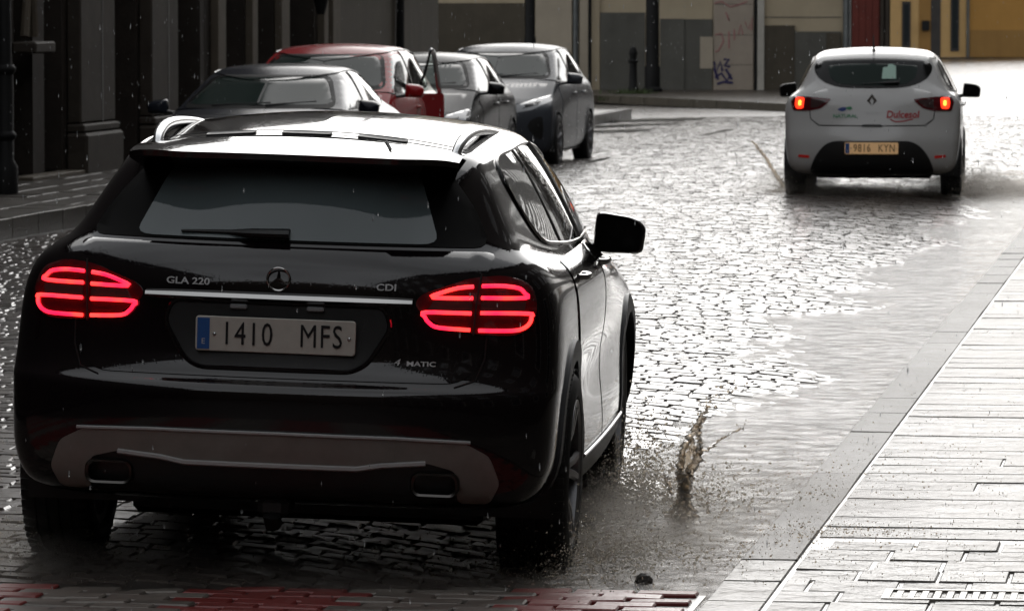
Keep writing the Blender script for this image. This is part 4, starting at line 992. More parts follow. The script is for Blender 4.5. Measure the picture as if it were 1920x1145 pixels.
# zebra crossing of red and grey bricks
zb = mk('brick_crossing', grid_sl(12.6, 15.5, 20, KL, KR - .03, 40, lambda S, L: zcross(S, L) - .012), 'grout', None, 0); tag(zb, kind='structure')
for m, nm, par in (('brick_red', 'red_brick', 0), ('brick_grey', 'grey_brick', 1)):
    it = []; S = 12.62; row = 0
    while S < 15.95:
        L = KR - .05 - (.10 if row % 2 else 0)
        while L > KL + .2:
            st = int((-1.6 - (L - .1)) / .525)
            if st % 2 == par and L < KR - .03 and W_(S + .05, L - .1).y < 15.66: it.append((S, S + .100, L - .198, L - .006))
            L -= .204
        S += .108; row += 1
    bulk = []
    for (S0, S1, L0, L1) in it:
        Sm, Lm = (S0 + S1) / 2, (L0 + L1) / 2
        vf, loc = piece(nm, S0, S1, L0, L1, -.04, r2.uniform(-.003, .003), m, zb, r2, .9, .005); loc.z = zcross(Sm, Lm)
        if inframe(Sm, Lm, 10): mk('brick', vf, m, zb, 0, loc)
        else: bulk.append(([tuple(Vector(p) + loc) for p in vf[0]], vf[1]))
    tag(mk('bricks', join(*bulk), m, zb, 0), kind='stuff')
# left pavement
pvL = mk('left_pavement', grid_sl(-30, 84, 40, -14.5, KL - .15, 6, lambda S, L: .085), 'grout', None, 0); tag(pvL, kind='structure')
kerbL = mk('left_kerb', grid_sl(-30, 84, 40, KL - .149, KL - .01, 2, lambda S, L: .06), 'grout', None, 0); tag(kerbL, kind='structure')
it = []; S = 30
while S < 83: d = r2.uniform(.85, 1.1); it.append((S, S + d - .012, KL - .15, KL)); S += d
bulk = []
for (S0, S1, L0, L1) in it:
    vf, loc = piece('kerb_stone', S0, S1, L0, L1, -.10, .105 + r2.uniform(-.004, .004), 'kerb', kerbL, r2, .3)
    if inframe((S0 + S1) / 2, (L0 + L1) / 2): mk('kerb_stone', vf, 'kerb', kerbL, 0, loc)
    else: bulk.append(([tuple(Vector(p) + loc) for p in vf[0]], vf[1]))
tag(mk('kerb_stones', join(*bulk), 'kerb', kerbL, 0), kind='stuff')
it = []; S = 40; row = 0
while S < 72:
    L = KL - .16
    while L > -11.9: it.append((S, S + .588, L - .388, L)); L -= .40
    S += .6
bulk = []
for (S0, S1, L0, L1) in it:
    vf, loc = piece('paving_slab', S0, S1, L0, L1, -.04, .0, 'kerb', pvL, r2, .35); loc.z = .1 + r2.uniform(-.003, .003)
    if inframe((S0 + S1) / 2, (L0 + L1) / 2) and S0 < 53: mk('paving_slab', vf, 'kerb', pvL, 0, loc)
    else: bulk.append(([tuple(Vector(p) + loc) for p in vf[0]], vf[1]))
tag(mk('paving_slabs', join(*bulk), 'kerb', pvL, 0), kind='stuff')
# parking line beside the last parked car, crossing bars of the side street, far pavement
def quad_px(name, pts, m, z):
    return tag(mk(name, ([tuple(W_(S, L, zroad(S, min(max(L, KL), KR)) + z)) for S, L in pts], [tuple(range(len(pts)))]), m, None, 0), kind='structure')
quad_px('parking_line', [(54.0, -7.55), (75.0, -7.35), (75.0, -7.22), (54.0, -7.42)], 'paint_line', .010)
for k in range(3):
    S0 = 72.0 + k * 4.0
    quad_px('crossing_bar', [(S0, -10.6), (S0 + 1.3, -10.6), (S0 + 3.4, -8.5), (S0 + 2.1, -8.5)], 'paint_line', .012 if S0 < S_SETT - 2 else .004)
# ---------------------------------------------------------------- buildings
def sbox(S0, S1, L0, L1, z0, z1, bev=0.):
    """box aligned to the street"""
    return xf(box(L0, L1, S0, S1, z0, z1, bev), Matrix.Rotation(-A_ST, 4, 'Z'))
FL = -11.95                                # left facade line
def pxS(px, L=FL):                          # street coordinate of a facade feature from its bearing
    t = (px - 960) / 9200
    # X = S sin a + L cos a ; Y = S cos a - L sin a ; X = t Y
    sa, ca = math.sin(A_ST), math.cos(A_ST)
    return L * (-t * sa - ca) / (sa - t * ca)
def left_building(name, S0, S1, H, wall_m, label, bays, extras=None, depth=9.):
    B = empty(name, W_(S0, FL - depth / 2, .1))
    def P(nm, vf, m, par=None): return mk(nm, ([tuple(Vector(p) - B.location) for p in vf[0]], vf[1]), m, par or B, 25)
    # openings along the facade: list (s0, s1, z0, z1, kind)
    ops = sorted(bays)
    prev = S0; segs = []
    for (a, b, z0, z1, kd) in ops:
        if a - prev > .02: segs.append((prev, a, 0, H))
        if z0 > .02: segs.append((a, b, 0, z0))
        segs.append((a, b, z1, H)); prev = b
    segs.append((prev, S1, 0, H))
    wall = P('wall', join(*[sbox(a, b, FL - .55, FL, .0 + z0, z1) for (a, b, z0, z1) in segs], sbox(S0, S1, FL - depth, FL - .7, 0, H)), wall_m)
    for (a, b, z0, z1, kd) in ops:
        if kd == 'door':
            d = P('door', sbox(a + .02, b - .02, FL - .50, FL - .42, z0 + .02, z1 - .02), 'wood_dark')
            n = 2
            for i in range(n):
                for (u, v) in ((.3, 1.1), (1.3, 2.3)):
                    if v < z1 - .1: P('panel', sbox(a + (b - a) * (i + .12) / n, a + (b - a) * (i + .88) / n, FL - .44, FL - .395, u, v, .015), 'wood_dark', d)
        elif kd == 'window':
            d = P('window', join(sbox(a, b, FL - .40, FL - .34, z0, z0 + .07), sbox(a, b, FL - .40, FL - .34, z1 - .07, z1), sbox(a, a + .06, FL - .40, FL - .34, z0 + .07, z1 - .07), sbox(b - .06, b, FL - .40, FL - .34, z0 + .07, z1 - .07), sbox((a + b) / 2 - .03, (a + b) / 2 + .03, FL - .39, FL - .335, z0 + .07, z1 - .07)), 'window_frame')
            P('pane', sbox(a + .06, b - .06, FL - .385, FL - .375, z0 + .07, z1 - .07), 'window_dark', d)
            P('sill', sbox(a - .08, b + .08, FL - .3, FL + .08, z0 - .08, z0), 'stone_mid', d)
        else:
            P('shopfront', join(sbox(a + .03, b - .03, FL - .52, FL - .46, z0 + .5, z1 - .02), ), 'window_dark'); P('stall_riser', sbox(a + .03, b - .03, FL - .54, FL - .40, z0, z0 + .5), 'stone_dark')
    if extras: extras(B, P)
    P('cornice', join(sbox(S0, S1, FL - .1, FL + .35, H - .3, H), sbox(S0, S1, FL - .1, FL + .2, H - .5, H - .3)), 'stone_mid')
    P('roof', join(sbox(S0, S1, FL - depth, FL + .1, H + .001, H + .35)), 'roof_tile')
    tag(B, label, 'building')
    return B
def floors(S0, S1, n, step=3.0, w_=1.1, z0=4.6, dz=3.2, h=1.9):
    out = []; k = int((S1 - S0) / step)
    return [(S0 + (S1 - S0) * (i + .5) / k - w_ / 2, S0 + (S1 - S0) * (i + .5) / k + w_ / 2) for i in range(k)]
# stone building with pilasters nearest on the left
X1 = [pxS(p) for p in (-120, 0, 22, 62, 125, 190, 260, 310, 395)]
def ex1(B, P):
    for a, b, m in ((X1[4], X1[5], 'stone_mid'), (X1[6], X1[7], 'stone_mid'), (X1[1] - 2.2, X1[1] - 1.2, 'stone_mid')):
        pl = P('pilaster', sbox(a, b, FL + .002, FL + .16, .62, 7.5, .02), m)
        P('pilaster_base', sbox(a - .06, b + .06, FL + .003, FL + .24, .0, .52, .03), m, pl); P('pilaster_base', sbox(a - .03, b + .03, FL + .003, FL + .20, .525, .615, .02), m, pl)
        P('pilaster_groove', sbox(a + (b - a) * .60, a + (b - a) * .64, FL + .15, FL + .163, .62, 7.5), 'wood_dark', pl)
    # slender twin shafts with a ledge beside the first door
    sh = P('niche_shaft', join(*[tube([W_(X1[2] + .35 + d, FL + .10, 1.55), W_(X1[2] + .42, FL + .10, 2.5), W_(X1[2] + .42 + d * .4, FL + .1, 4)], [.05, .035, .05], 8) for d in (-.18, .22)]), 'stone_pale')
    P('niche_ledge', sbox(X1[2] + .0, X1[2] + .85, FL + .003, FL + .26, 1.38, 1.5, .02), 'stone_mid', sh)
    P('threshold', sbox(X1[2], X1[4] - .08, FL - .3, FL + .22, 0, .14, .01), 'stone_pale')
left_building('stone_building', 20, X1[8] - .35, 12.5, 'stone_dark', 'dark stone building with pilasters and deep doorways at the far left',
    [(X1[2] + .1, X1[3], .14, 3.9, 'door'), (X1[3] + .5, X1[4] - .2, .14, 3.9, 'door'), (X1[5] + .1, X1[6] - .1, .0, 3.9, 'shop'), (X1[7] + .1, X1[8] - .6, .0, 3.9, 'shop')]
    + [(30.0 + 3.1 * i, 31.2 + 3.1 * i, 1.2, 3.4, 'window') for i in range(4)], ex1)
X2 = [pxS(p) for p in (395, 410, 460, 470, 515, 530, 595, 603, 612, 626)]
def ex2(B, P):
    for i, j, m in ((0, 1, 'stone_pale'), (2, 3, 'stone_pale'), (4, 5, 'stone_pale'), (6, 7, 'stone_pale'), (8, 9, 'stone_pale')):
        P('door_jamb', sbox(X2[i], X2[j], FL + .002, FL + .10, .0, 3.6, .01), m)
    P('wall_lantern', join(tube([W_(X2[6] - .8, FL + .1, 2.0), W_(X2[6] - .8, FL + .2, 2.1)], .03, 6), tube([W_(X2[6] - .8, FL + .2, 1.75), W_(X2[6] - .8, FL + .2, 1.95), W_(X2[6] - .8, FL + .2, 2.1)], [.05, .10, .06], 8)), 'pipe_black')
left_building('doorway_building', X2[0] - .33, X2[9] - .02, 8.8, 'stone_dark', 'narrow dark building with pale door jambs behind the parked cars',
    [(X2[1] + .05, X2[2] - .05, 0, 3.4, 'door'), (X2[3] + .05, X2[4] - .05, 0, 3.4, 'door'), (X2[5] + .3, X2[6] - .2, .9, 3.0, 'window')], ex2)
X3 = [pxS(p) for p in (626, 700, 742, 748, 800, 812, 822)]
def ex3(B, P):
    P('string_course', sbox(X3[0] + .02, X3[6] - .02, FL + .002, FL + .05, 2.05, 2.14), 'stone_dark')
    P('downpipe', tube([W_(X3[2], FL + .07, .05), W_(X3[2], FL + .07, 9)], .06, 8), 'pipe_black')
    P('plinth', sbox(X3[0] + .02, X3[6] - .02, FL + .003, FL + .04, 0, .8), 'plinth_brown')
left_building('corner_building', X3[0], X3[6], 7.0, 'render_brown', 'brown rendered corner building with a dark drainpipe behind the red car',
    [(X3[0] + 3.2, X3[0] + 4.3, 3.2, 4.9, 'window')], ex3)
# black lamp post at the left edge
lp = empty('lamp_post', W_(pxS(8, -11.2), -11.2, .1))
mk('shaft', lathe_z([(.13, 0), (.13, .25), (.09, .32), (.09, 1.1), (.075, 1.15), (.06, 4.2), (.04, 4.25)], 14), 'pipe_black', lp, 40)
for z in (.02, .5, 1.12): mk('collar', lathe_z([(.09, z), (.115, z + .03), (.115, z + .06), (.09, z + .09)], 14), 'pipe_black', lp, 40)
mk('lantern', lathe_z([(.05, 4.25), (.16, 4.45), (.20, 4.9), (.10, 5.05), (.02, 5.2)], 8), 'window_dark', lp, 10)
tag(lp, 'black cast iron lamp post standing at the left edge of the picture', 'lamp post')

# buildings across the side street, facing the camera
YF = 104.0
def fx(px, Y=YF): return (px - 960) / 9200 * Y
def face_building(name, label, Y, x0, x1, H, m, parts, depth=10., z0=0., roofm='roof_tile'):
    B = empty(name, ((x0 + x1) / 2, Y + depth / 2, z0))
    def P(nm, vf, mm, par=None): return mk(nm, ([(p[0] - B.location.x, p[1] - B.location.y, p[2] - B.location.z) for p in vf[0]], vf[1]), mm, par or B, 25)
    P('wall', box(x0, x1, Y, Y + depth, z0, H), m)
    P('roof', loft([[(x0 - .3, Y - .4, H + .001), (x1 + .3, Y - .4, H + .001), (x1 + .3, Y + depth, H + .001), (x0 - .3, Y + depth, H + .001)], [(x0 - .3, Y - .4, H + .12), (x1 + .3, Y - .4, H + .12), (x1 + .3, Y + depth, H + .12), (x0 - .3, Y + depth, H + .12)], [(x0, Y + depth * .45, H + 1.2), (x1, Y + depth * .45, H + 1.2), (x1, Y + depth * .55, H + 1.2), (x0, Y + depth * .55, H + 1.2)]], True, True, True), roofm)
    parts(P); tag(B, label, 'building'); return B
def win(P, x, z0, z1, w_, Y):
    f = P('window', join(box(x - w_ / 2, x + w_ / 2, Y - .05, Y - .001, z0, z0 + .08), box(x - w_ / 2, x + w_ / 2, Y - .05, Y - .001, z1 - .08, z1), box(x - w_ / 2, x - w_ / 2 + .08, Y - .05, Y - .001, z0 + .08, z1 - .08), box(x + w_ / 2 - .08, x + w_ / 2, Y - .05, Y - .001, z0 + .08, z1 - .08), box(x - .04, x + .04, Y - .045, Y - .001, z0 + .08, z1 - .08)), 'window_frame')
    P('pane', box(x - w_ / 2 + .08, x + w_ / 2 - .08, Y - .02, Y - .003, z0 + .08, z1 - .08), 'window_dark', f)
    P('sill', box(x - w_ / 2 - .1, x + w_ / 2 + .1, Y - .15, Y - .003, z0 - .1, z0 - .001), 'stone_mid', f)
FH = 4.7
def p1(P):
    P('plinth', box(fx(560), fx(984), YF - .06, YF - .002, 0, 1.93), 'plinth_brown')
    for x in (-4.5, -7.5, -11): win(P, x, 2.6, 4.1, 1.0, YF)
face_building('cream_house', 'cream house with a tall brown-grey plinth above the roofs of the parked cars', YF, fx(300), fx(984), 7.2, 'render_cream', p1)
def p2(P):
    P('plinth', box(fx(1125), fx(1209), YF - .06, YF - .002, 0, 1.73), 'plinth'); P('plinth', box(fx(1237), fx(1282), YF - .10, YF - .002, 0, 1.60), 'plinth')
    P('plinth', box(fx(1282) + .003, fx(1335), YF - .06, YF - .002, 0, 1.59), 'plinth')
    P('pilaster', box(fx(1004), fx(1072), YF - .14, YF - .002, 0, FH - .2, .01), 'render_pale')
    P('pilaster', box(fx(1086), fx(1103), YF - .10, YF - .002, 0, FH - .2, .01), 'render_pale')
    P('pilaster', box(fx(1108), fx(1124), YF - .08, YF - .002, 0, FH - .2, .01), 'render_cream')
    P('downpipe', tube([(fx(1079), YF - .1, 0), (fx(1079), YF - .1, FH)], .06, 8), 'pipe_grey')
    P('downpipe', tube([(fx(1105.5), YF - .16, 0), (fx(1105.5), YF - .16, FH)], .035, 8), 'pipe_black')
    P('poster', box(fx(1312), fx(1336), YF - .075, YF - .062, .55, 1.22), 'render_pale')
face_building('plinth_house', 'cream house with a grey stepped plinth and two black posts beyond the grey hatchback', YF, fx(984) + .01, fx(1335), FH + .2, 'render_cream', p2)
def p3(P):
    P('shutter', box(fx(1337), fx(1412), YF - .05, YF - .002, 0, 2.6, .01), 'render_pink')
    for k, z in enumerate((.62, 1.25, 1.9)): P('shutter_groove', box(fx(1337) + .02, fx(1412) - .02, YF - .053, YF - .0505, z, z + .012), 'plinth')
    P('downpipe', tube([(fx(1416), YF - .08, 0), (fx(1416), YF - .08, FH)], .035, 8), 'pipe_black')
    P('pilaster', box(fx(1419), fx(1432), YF - .12, YF - .002, 0, FH - .2, .01), 'pipe_white')
    P('plinth', box(fx(1432) + .003, fx(1489), YF - .06, YF - .002, 0, 1.46), 'plinth_brown'); P('plinth', box(fx(1489) + .003, fx(1576), YF - .05, YF - .002, 0, 1.33), 'plinth')
    P('meter_box', box(fx(1548), fx(1574), YF - .10, YF - .052, .6, 1.30), 'plinth_brown')
    for z in (1.62, 2.05): P('render_joint', box(fx(1433), fx(1576), YF - .008, YF - .002, z, z + .02), 'plinth')
    P('downpipe', tube([(fx(1586), YF - .12, 0), (fx(1586), YF - .12, FH)], .085, 8), 'pipe_grey')
    # spray-painted scribbles on the shutter
    def sw(px, py): return (fx(px), 1.85 - (py - 14) / 88.5)
    ink = [[(1338, 8), (1352, 4), (1368, 14), (1384, 10), (1400, 4)], [(1360, 24), (1366, 40), (1364, 30)], [(1340, 66), (1352, 64), (1356, 78), (1346, 96), (1340, 98)], [(1366, 60), (1366, 92)], [(1376, 56), (1376, 76)], [(1384, 66), (1388, 46), (1392, 66)], [(1396, 42), (1402, 56), (1410, 34), (1408, 58)]]
    P('graffiti', strokes([[sw(*q) for q in ln] for ln in ink], .028, YF - .058, .006), 'graffiti_pink')
    ink = [[(1338, 116), (1342, 136), (1350, 116), (1354, 134)], [(1356, 112), (1366, 112), (1358, 124), (1368, 126)], [(1340, 146), (1352, 138), (1362, 152), (1370, 140)], [(1344, 158), (1356, 154), (1374, 156)], [(1360, 130), (1372, 150)], [(1338, 128), (1346, 150)]]
    P('graffiti', strokes([[sw(*q) for q in ln] for ln in ink], .05, YF - .062, .006), 'graffiti_blue')
face_building('shutter_house', 'pale house with a graffiti-covered shutter and a white pillar left of the white hatchback', YF, fx(1335) + .01, fx(1591), FH - .3, 'render_cream', p3)
Y2 = 140.0
def p4(P):
    f = lambda p: fx(p, Y2)
    P('door', box(f(1596), f(1648), Y2 - .05, Y2 - .002, 0, 3.2), 'door_red')
    for k in range(4): P('door_board', box(f(1597 + 12.5 * k), f(1608.5 + 12.5 * k), Y2 - .08, Y2 - .051, .05, 3.15), 'door_red')
    for a in (1649.5, 1659): P('door_jamb', box(f(a), f(a + 5), Y2 - .12, Y2 - .002, 0, 3.4), 'stone_mid')
face_building('red_door_house', 'house with a tall dark red wooden door behind the white hatchback', Y2, fx(1560, Y2), fx(1668, Y2), 6.0, 'stone_mid', p4)
Y3 = 181.0
def p5(P):
    f = lambda p: fx(p, Y3)
    for a, b, z0, z1 in ((1690, 1706, .35, 2.05), (1781, 1797, .22, 4)): 
        w5 = P('window', box(f(a), f(b), Y3 - .05, Y3 - .002, z0, z1), 'wood_dark'); P('pane', box(f(a + 3), f(b - 3), Y3 - .06, Y3 - .051, z0 + .1, z1 - .1), 'window_dark', w5)
    P('door', box(f(1744), f(1762), Y3 - .05, Y3 - .002, 0, 3.4), 'wood_dark'); P('doorway', box(f(1722), f(1744) - .003, Y3 - .04, Y3 - .002, 0, 3.4), 'ochre_low')
    P('letter_box', box(f(1727), f(1741), Y3 - .2, Y3 - .041, .98, 1.35), 'pipe_black')
    P('downpipe', tube([(f(1813), Y3 - .1, 0), (f(1813), Y3 - .1, 5)], .06, 8), 'plinth')
face_building('ochre_house', 'pale ochre house with tall narrow dark windows at the end of the street', Y3, fx(1655, Y3), fx(1815, Y3), 6.4, 'ochre_pale', p5)
def p6(P):
    P('dado', box(fx(1816, Y3), fx(2080, Y3), Y3 - .04, Y3 - .002, 0, 1.0), 'ochre_low')
face_building('orange_wall_house', 'plain deep orange house with a darker dado, far right of the street', Y3, fx(1815, Y3) + .01, fx(2080, Y3), 5.0, 'ochre', p6)
# black posts and bollard on the far pavement
def far_post(px, zb_, h, r, Y, label, nm, cat):
    o = empty(nm, (fx(px, Y), Y, .1)); mk('shaft', lathe_z([(r * 1.15, 0), (r * 1.15, zb_), (r, zb_ + .05), (r * .9, h), (r * .5, h + .04)], 14), 'pipe_black', o, 40)
    mk('base_collar', lathe_z([(r * 1.5, 0), (r * 1.5, .06), (r * 1.2, .10)], 14), 'pipe_black', o, 40); tag(o, label, cat)
far_post(994, 1.1, 5.5, .105, 101.5, 'thick black street post rising behind the roof of the grey hatchback', 'street_post', 'post')
far_post(1223, .5, 5.5, .14, 101.5, 'thick black street post against the grey plinth right of the bollard', 'street_post', 'post')
bo = empty('bollard', (fx(1187, 99.5), 99.5, .1))
mk('shaft', lathe_z([(.115, 0), (.115, .10), (.085, .14), (.07, .75), (.085, .80), (.085, .83), (.05, .93), (.01, .95)], 14), 'pipe_black', bo, 40)
mk('collar', lathe_z([(.09, .62), (.098, .64), (.098, .67), (.09, .69)], 14), 'pipe_black', bo, 40)
tag(bo, 'black pointed iron bollard on the far pavement with weeds at its foot', 'bollard')
# far pavement with kerb
def flat(name, pts, z0, z1, m):
    return mk(name, loft([[(x, y, z0) for x, y in pts], [(x, y, z1) for x, y in pts]], True, False, True), m, None, 0)
fp = [(-16, 97.2), (fx(1120, 97.5), 97.5), (fx(1300, 93), 93.0), (fx(1480, 88.5), 88.5), (fx(1600, 86.5), 86.5), (fx(1640, 92), 92), (fx(1640, 104), 104), (-16, 104)]
tag(flat('far_pavement', [(x, y + .18) for x, y in fp[:5]] + fp[5:], -.05, .10, 'kerb'), kind='structure')
kk = [tuple(Vector((a[0], a[1], 0)).lerp(Vector((b[0], b[1], 0)), t)[:2]) for a, b in zip(fp[:4], fp[1:5]) for t in (0, .25, .5, .75)] + [fp[4]]
fk = empty('far_kerb'); tag(fk, kind='structure')
for a, b in zip(kk[:-1], kk[1:]):
    mk('kerb_stone', loft([[(a[0], a[1], -.05), (b[0] - .01, b[1], -.05), (b[0] - .01, b[1] + .175, -.05), (a[0], a[1] + .175, -.05)], [(a[0], a[1], .105), (b[0] - .01, b[1], .105), (b[0] - .01, b[1] + .175, .105), (a[0], a[1] + .175, .105)]], True, False, True), 'plinth_brown', fk, 0)
# weeds along the far kerb
wv = []; wf = []
r4 = random.Random(5)
for k in range(900):
    x = r4.uniform(fx(1112), fx(1400)) if k % 3 else r4.gauss(fx(1187, 99.5), .22)
    y = (97.4 - max(0, (x - 1.7)) * 1.9) + r4.uniform(-.06, .12) if k % 3 else 99.4 + r4.gauss(0, .15)
    z0 = .0 if k % 3 else .1
    h = r4.uniform(.04, .13); a = r4.uniform(0, 6.28); n = len(wv); lx = r4.uniform(-.06, .06)
    wv += [(x - .012 * math.cos(a), y - .012 * math.sin(a), z0), (x + .012 * math.cos(a), y + .012 * math.sin(a), z0), (x + lx + .006, y + r4.uniform(-.04, .04), z0 + h)]; wf.append((n, n + 1, n + 2))
tag(mk('kerb_weeds', (wv, wf), 'weeds', None, 0), 'low green weeds growing along the far kerb and round the bollard', 'weeds', kind='stuff')

# right-hand row, out of frame: closes the street canyon beside and behind the camera
def right_building(name, S0, S1, L0, H, m, label):
    B = empty(name, W_((S0 + S1) / 2, L0 + 4, 0)); P = lambda nm, vf, mm, par=None: mk(nm, ([tuple(Vector(p) - B.location) for p in vf[0]], vf[1]), mm, par or B, 25)
    P('wall', sbox(S0, S1, L0, L0 + 8, 0, H), m)
    n = int((S1 - S0) / 3.2)
    for i in range(n):
        c_ = S0 + (S1 - S0) * (i + .5) / n
        for z0 in [1.0 + 3.2 * j for j in range(int((H - 1.5) / 3.2))]:
            f = P('window', sbox(c_ - .6, c_ + .6, L0 - .05, L0 - .002, z0, z0 + 1.9), 'window_frame'); P('pane', sbox(c_ - .5, c_ + .5, L0 - .06, L0 - .051, z0 + .1, z0 + 1.8), 'window_dark', f)
    P('cornice', sbox(S0, S1, L0 - .3, L0 - .001, H - .35, H), 'stone_mid')
    tag(B, label, 'building')
right_building('town_house', -14, 6, 3.3, 15, 'stone_mid', 'tall stone town house on the right behind the camera')
right_building('town_house', 6.02, 30, 3.3, 14, 'stone_mid', 'brown stone town house on the right pavement beside the black SUV')
right_building('town_house', 30.02, 62, 4.4, 14, 'stone_mid', 'stone town house on the right beside the white hatchback')
right_building('town_house', 62.02, 125, 5.0, 14, 'stone_dark', 'long dark stone house on the right beyond the white hatchback')
left_building('town_house', -14, 19.98, 15.0, 'stone_dark', 'tall dark stone town house on the left outside the picture', [(-12 + 4 * i, -10.8 + 4 * i, 1.2, 3.3, 'window') for i in range(7)])
# unseen house added behind the camera to hold back skylight
face_building('unseen_end_house', 'unseen stone house added behind the camera to block the sky there', -24, -22, 10, 13.0, 'stone_mid', lambda P: [win(P, x, z, z + 1.8, 1.1, -24) for x in (-9, -6, -3, 0, 3) for z in (1.2, 4.4)], depth=10)
face_building('unseen_end_block', 'unseen tall block added beyond the right edge to darken reflections in the SUV side', 205, fx(2300, 205), 52, 20.0, 'stone_dark', lambda P: [win(P, x, z, z + 1.8, 1.1, 205) for x in range(32, 50, 3) for z in (1.2, 4.4, 7.6, 10.8, 14)], depth=10)  # unseen block added so the SUV flank reflects something dark
# ---------------------------------------------------------------- splashes, spray, rain
r5 = random.Random(21)
OCT = ([(1, 0, 0), (-1, 0, 0), (0, 1, 0), (0, -1, 0), (0, 0, 1), (0, 0, -1)], [(0, 2, 4), (2, 1, 4), (1, 3, 4), (3, 0, 4), (2, 0, 5), (1, 2, 5), (3, 1, 5), (0, 3, 5)])
def water_mat(name, col, k):
    m = bpy.data.materials.new(name); m.use_nodes = True; N = m.node_tree.nodes; Lk = m.node_tree.links; N.remove(N['Principled BSDF'])
    tr = N.new('ShaderNodeBsdfTranslucent'); tr.inputs['Color'].default_value = (*col, 1); df = N.new('ShaderNodeBsdfDiffuse'); df.inputs['Color'].default_value = (*col, 1)
    gl = N.new('ShaderNodeBsdfGlossy'); gl.inputs['Roughness'].default_value = .12; tp = N.new('ShaderNodeBsdfTransparent')
    a = N.new('ShaderNodeMixShader'); rf = N.new('ShaderNodeBsdfRefraction'); rf.inputs['Color'].default_value = (*[min(1, c * 1.15) for c in col], 1); rf.inputs['Roughness'].default_value = .22; rf.inputs['IOR'].default_value = 1.2
    a.inputs[0].default_value = .5; Lk.new(tr.outputs[0], a.inputs[1]); Lk.new(rf.outputs[0], a.inputs[2])
    fr_ = N.new('ShaderNodeFresnel'); fr_.inputs['IOR'].default_value = 1.33
    b_ = N.new('ShaderNodeMixShader'); Lk.new(fr_.outputs[0], b_.inputs[0]); Lk.new(a.outputs[0], b_.inputs[1]); Lk.new(gl.outputs[0], b_.inputs[2])
    c_ = N.new('ShaderNodeMixShader'); c_.inputs[0].default_value = k; Lk.new(b_.outputs[0], c_.inputs[1]); Lk.new(tp.outputs[0], c_.inputs[2])
    Lk.new(c_.outputs[0], N['Material Output'].inputs['Surface']); MATS[name] = m; return m
ms = water_mat('splash_water', (.82, .71, .57), .3)
md = water_mat('spray_drop', (.85, .79, .70), .0)
def drops(name, pts, m, label, cat=None):
    OV = np.array(OCT[0], float); V = []; F = []; n = 0
    for (x, y, z, s, st) in pts:
        a = r5.uniform(0, 6.28); Q = np.array(Matrix.Rotation(a, 3, (r5.uniform(-1, 1), r5.uniform(-1, 1), r5.uniform(-1, 1) + .01)).normalized())
        P = (OV * (s, s, s * st)) @ Q.T if st == 1 else OV * (s, s, s * st)
        V.append(P + (x, y, z)); F += [tuple(i + n for i in f) for f in OCT[1]]; n += 6
    o = mk(name, (np.concatenate(V), F), m, None, 0); o.data.polygons.foreach_set('use_smooth', [True] * len(F)); tag(o, label, cat, kind='stuff'); return o
def PW(px, py, Y):                         # point at depth Y on a bearing
    t = math.tan(R(3.478) - math.atan((572.5 - py) / 9200)); return Vector(((px - 960) / 9200 * Y, Y, 1.85 - Y * t))
def lumpy(path, r0, r1, seed, n=10, amp=.22):
    rg = random.Random(seed); P = crv(path, 7); rad = []
    for i in range(len(P)):
        t = i / (len(P) - 1); rad.append((r0 + (r1 - r0) * t) * (1 + amp * math.sin(i * 1.7 + seed) * rg.uniform(.3, 1)))
        P[i] = P[i] + Vector((rg.gauss(0, .004), rg.gauss(0, .004), rg.gauss(0, .003)))
    return tube(P, [max(.002, a) for a in rad], n, .8)
def subdiv(vf, seed, amp):
    rg = random.Random(seed)
    return [(x + rg.gauss(0, amp), y + rg.gauss(0, amp), z + rg.gauss(0, amp)) for x, y, z in vf[0]], vf[1]
YP = 18.0
q = lambda a: [PW(x, y, YP + d) for x, y, d in a]
pl = join(lumpy(q([(1268, 985, .0), (1280, 955, 0), (1284, 915, 0), (1279, 885, 0)]), .034, .022, 1), lumpy(q([(1282, 905, 0), (1276, 872, 0), (1286, 838, 0), (1303, 806, 0), (1318, 778, 0), (1331, 762, 0)]), .020, .006, 2),
          lumpy(q([(1284, 920, 0), (1292, 892, -.02), (1308, 858, 0), (1313, 826, 0), (1312, 800, 0), (1322, 782, 0)]), .024, .007, 3), lumpy(q([(1310, 852, 0), (1332, 838, 0), (1352, 824, 0), (1372, 812, 0), (1394, 802, 0)]), .006, .0025, 4),
          lumpy(q([(1252, 972, 0), (1264, 955, 0), (1280, 930, 0)]), .012, .012, 5), lumpy(q([(1310, 972, 0), (1298, 950, 0), (1284, 925, 0)]), .012, .012, 6), lumpy(q([(1262, 925, 0), (1252, 900, 0), (1246, 890, 0)]), .008, .004, 8))
# thin sheets of water hanging between the strands
def sheet(A, B, n=8):
    a = crv(q(A), 6); b = crv(q(B), 6); m = min(len(a), len(b)); V = []; F = []; rg = random.Random(44)
    for th in (-.002, .002):
        for i in range(m):
            for j in range(n + 1): V.append(tuple(a[i].lerp(b[i], j / n) + Vector((rg.gauss(0, .001), th + .004 * math.sin(j * 2 + i), rg.gauss(0, .001)))))
    k = n + 1
    for i in range(m - 1):
        for j in range(n):
            if rg.random() < .16: continue
            p0 = i * k + j; F += [(p0, p0 + 1, p0 + k + 1, p0 + k), (p0 + m * k + k, p0 + m * k + k + 1, p0 + m * k + 1, p0 + m * k)]
    return V, F
pl = join(pl, sheet([(1279, 900, 0), (1277, 872, 0), (1285, 842, 0), (1296, 818, 0)], [(1290, 896, 0), (1300, 872, 0), (1306, 850, 0), (1303, 822, 0)]), sheet([(1262, 975, 0), (1272, 945, 0), (1279, 905, 0)], [(1302, 972, 0), (1292, 945, 0), (1288, 905, 0)]))
tag(mk('water_splash', subdiv(pl, 9, .0015), ms, None, 80), 'tall forked plume of muddy water thrown up right of the black SUV', 'splash')
q2 = lambda a: [PW(x, y, 50.3) for x, y in a]
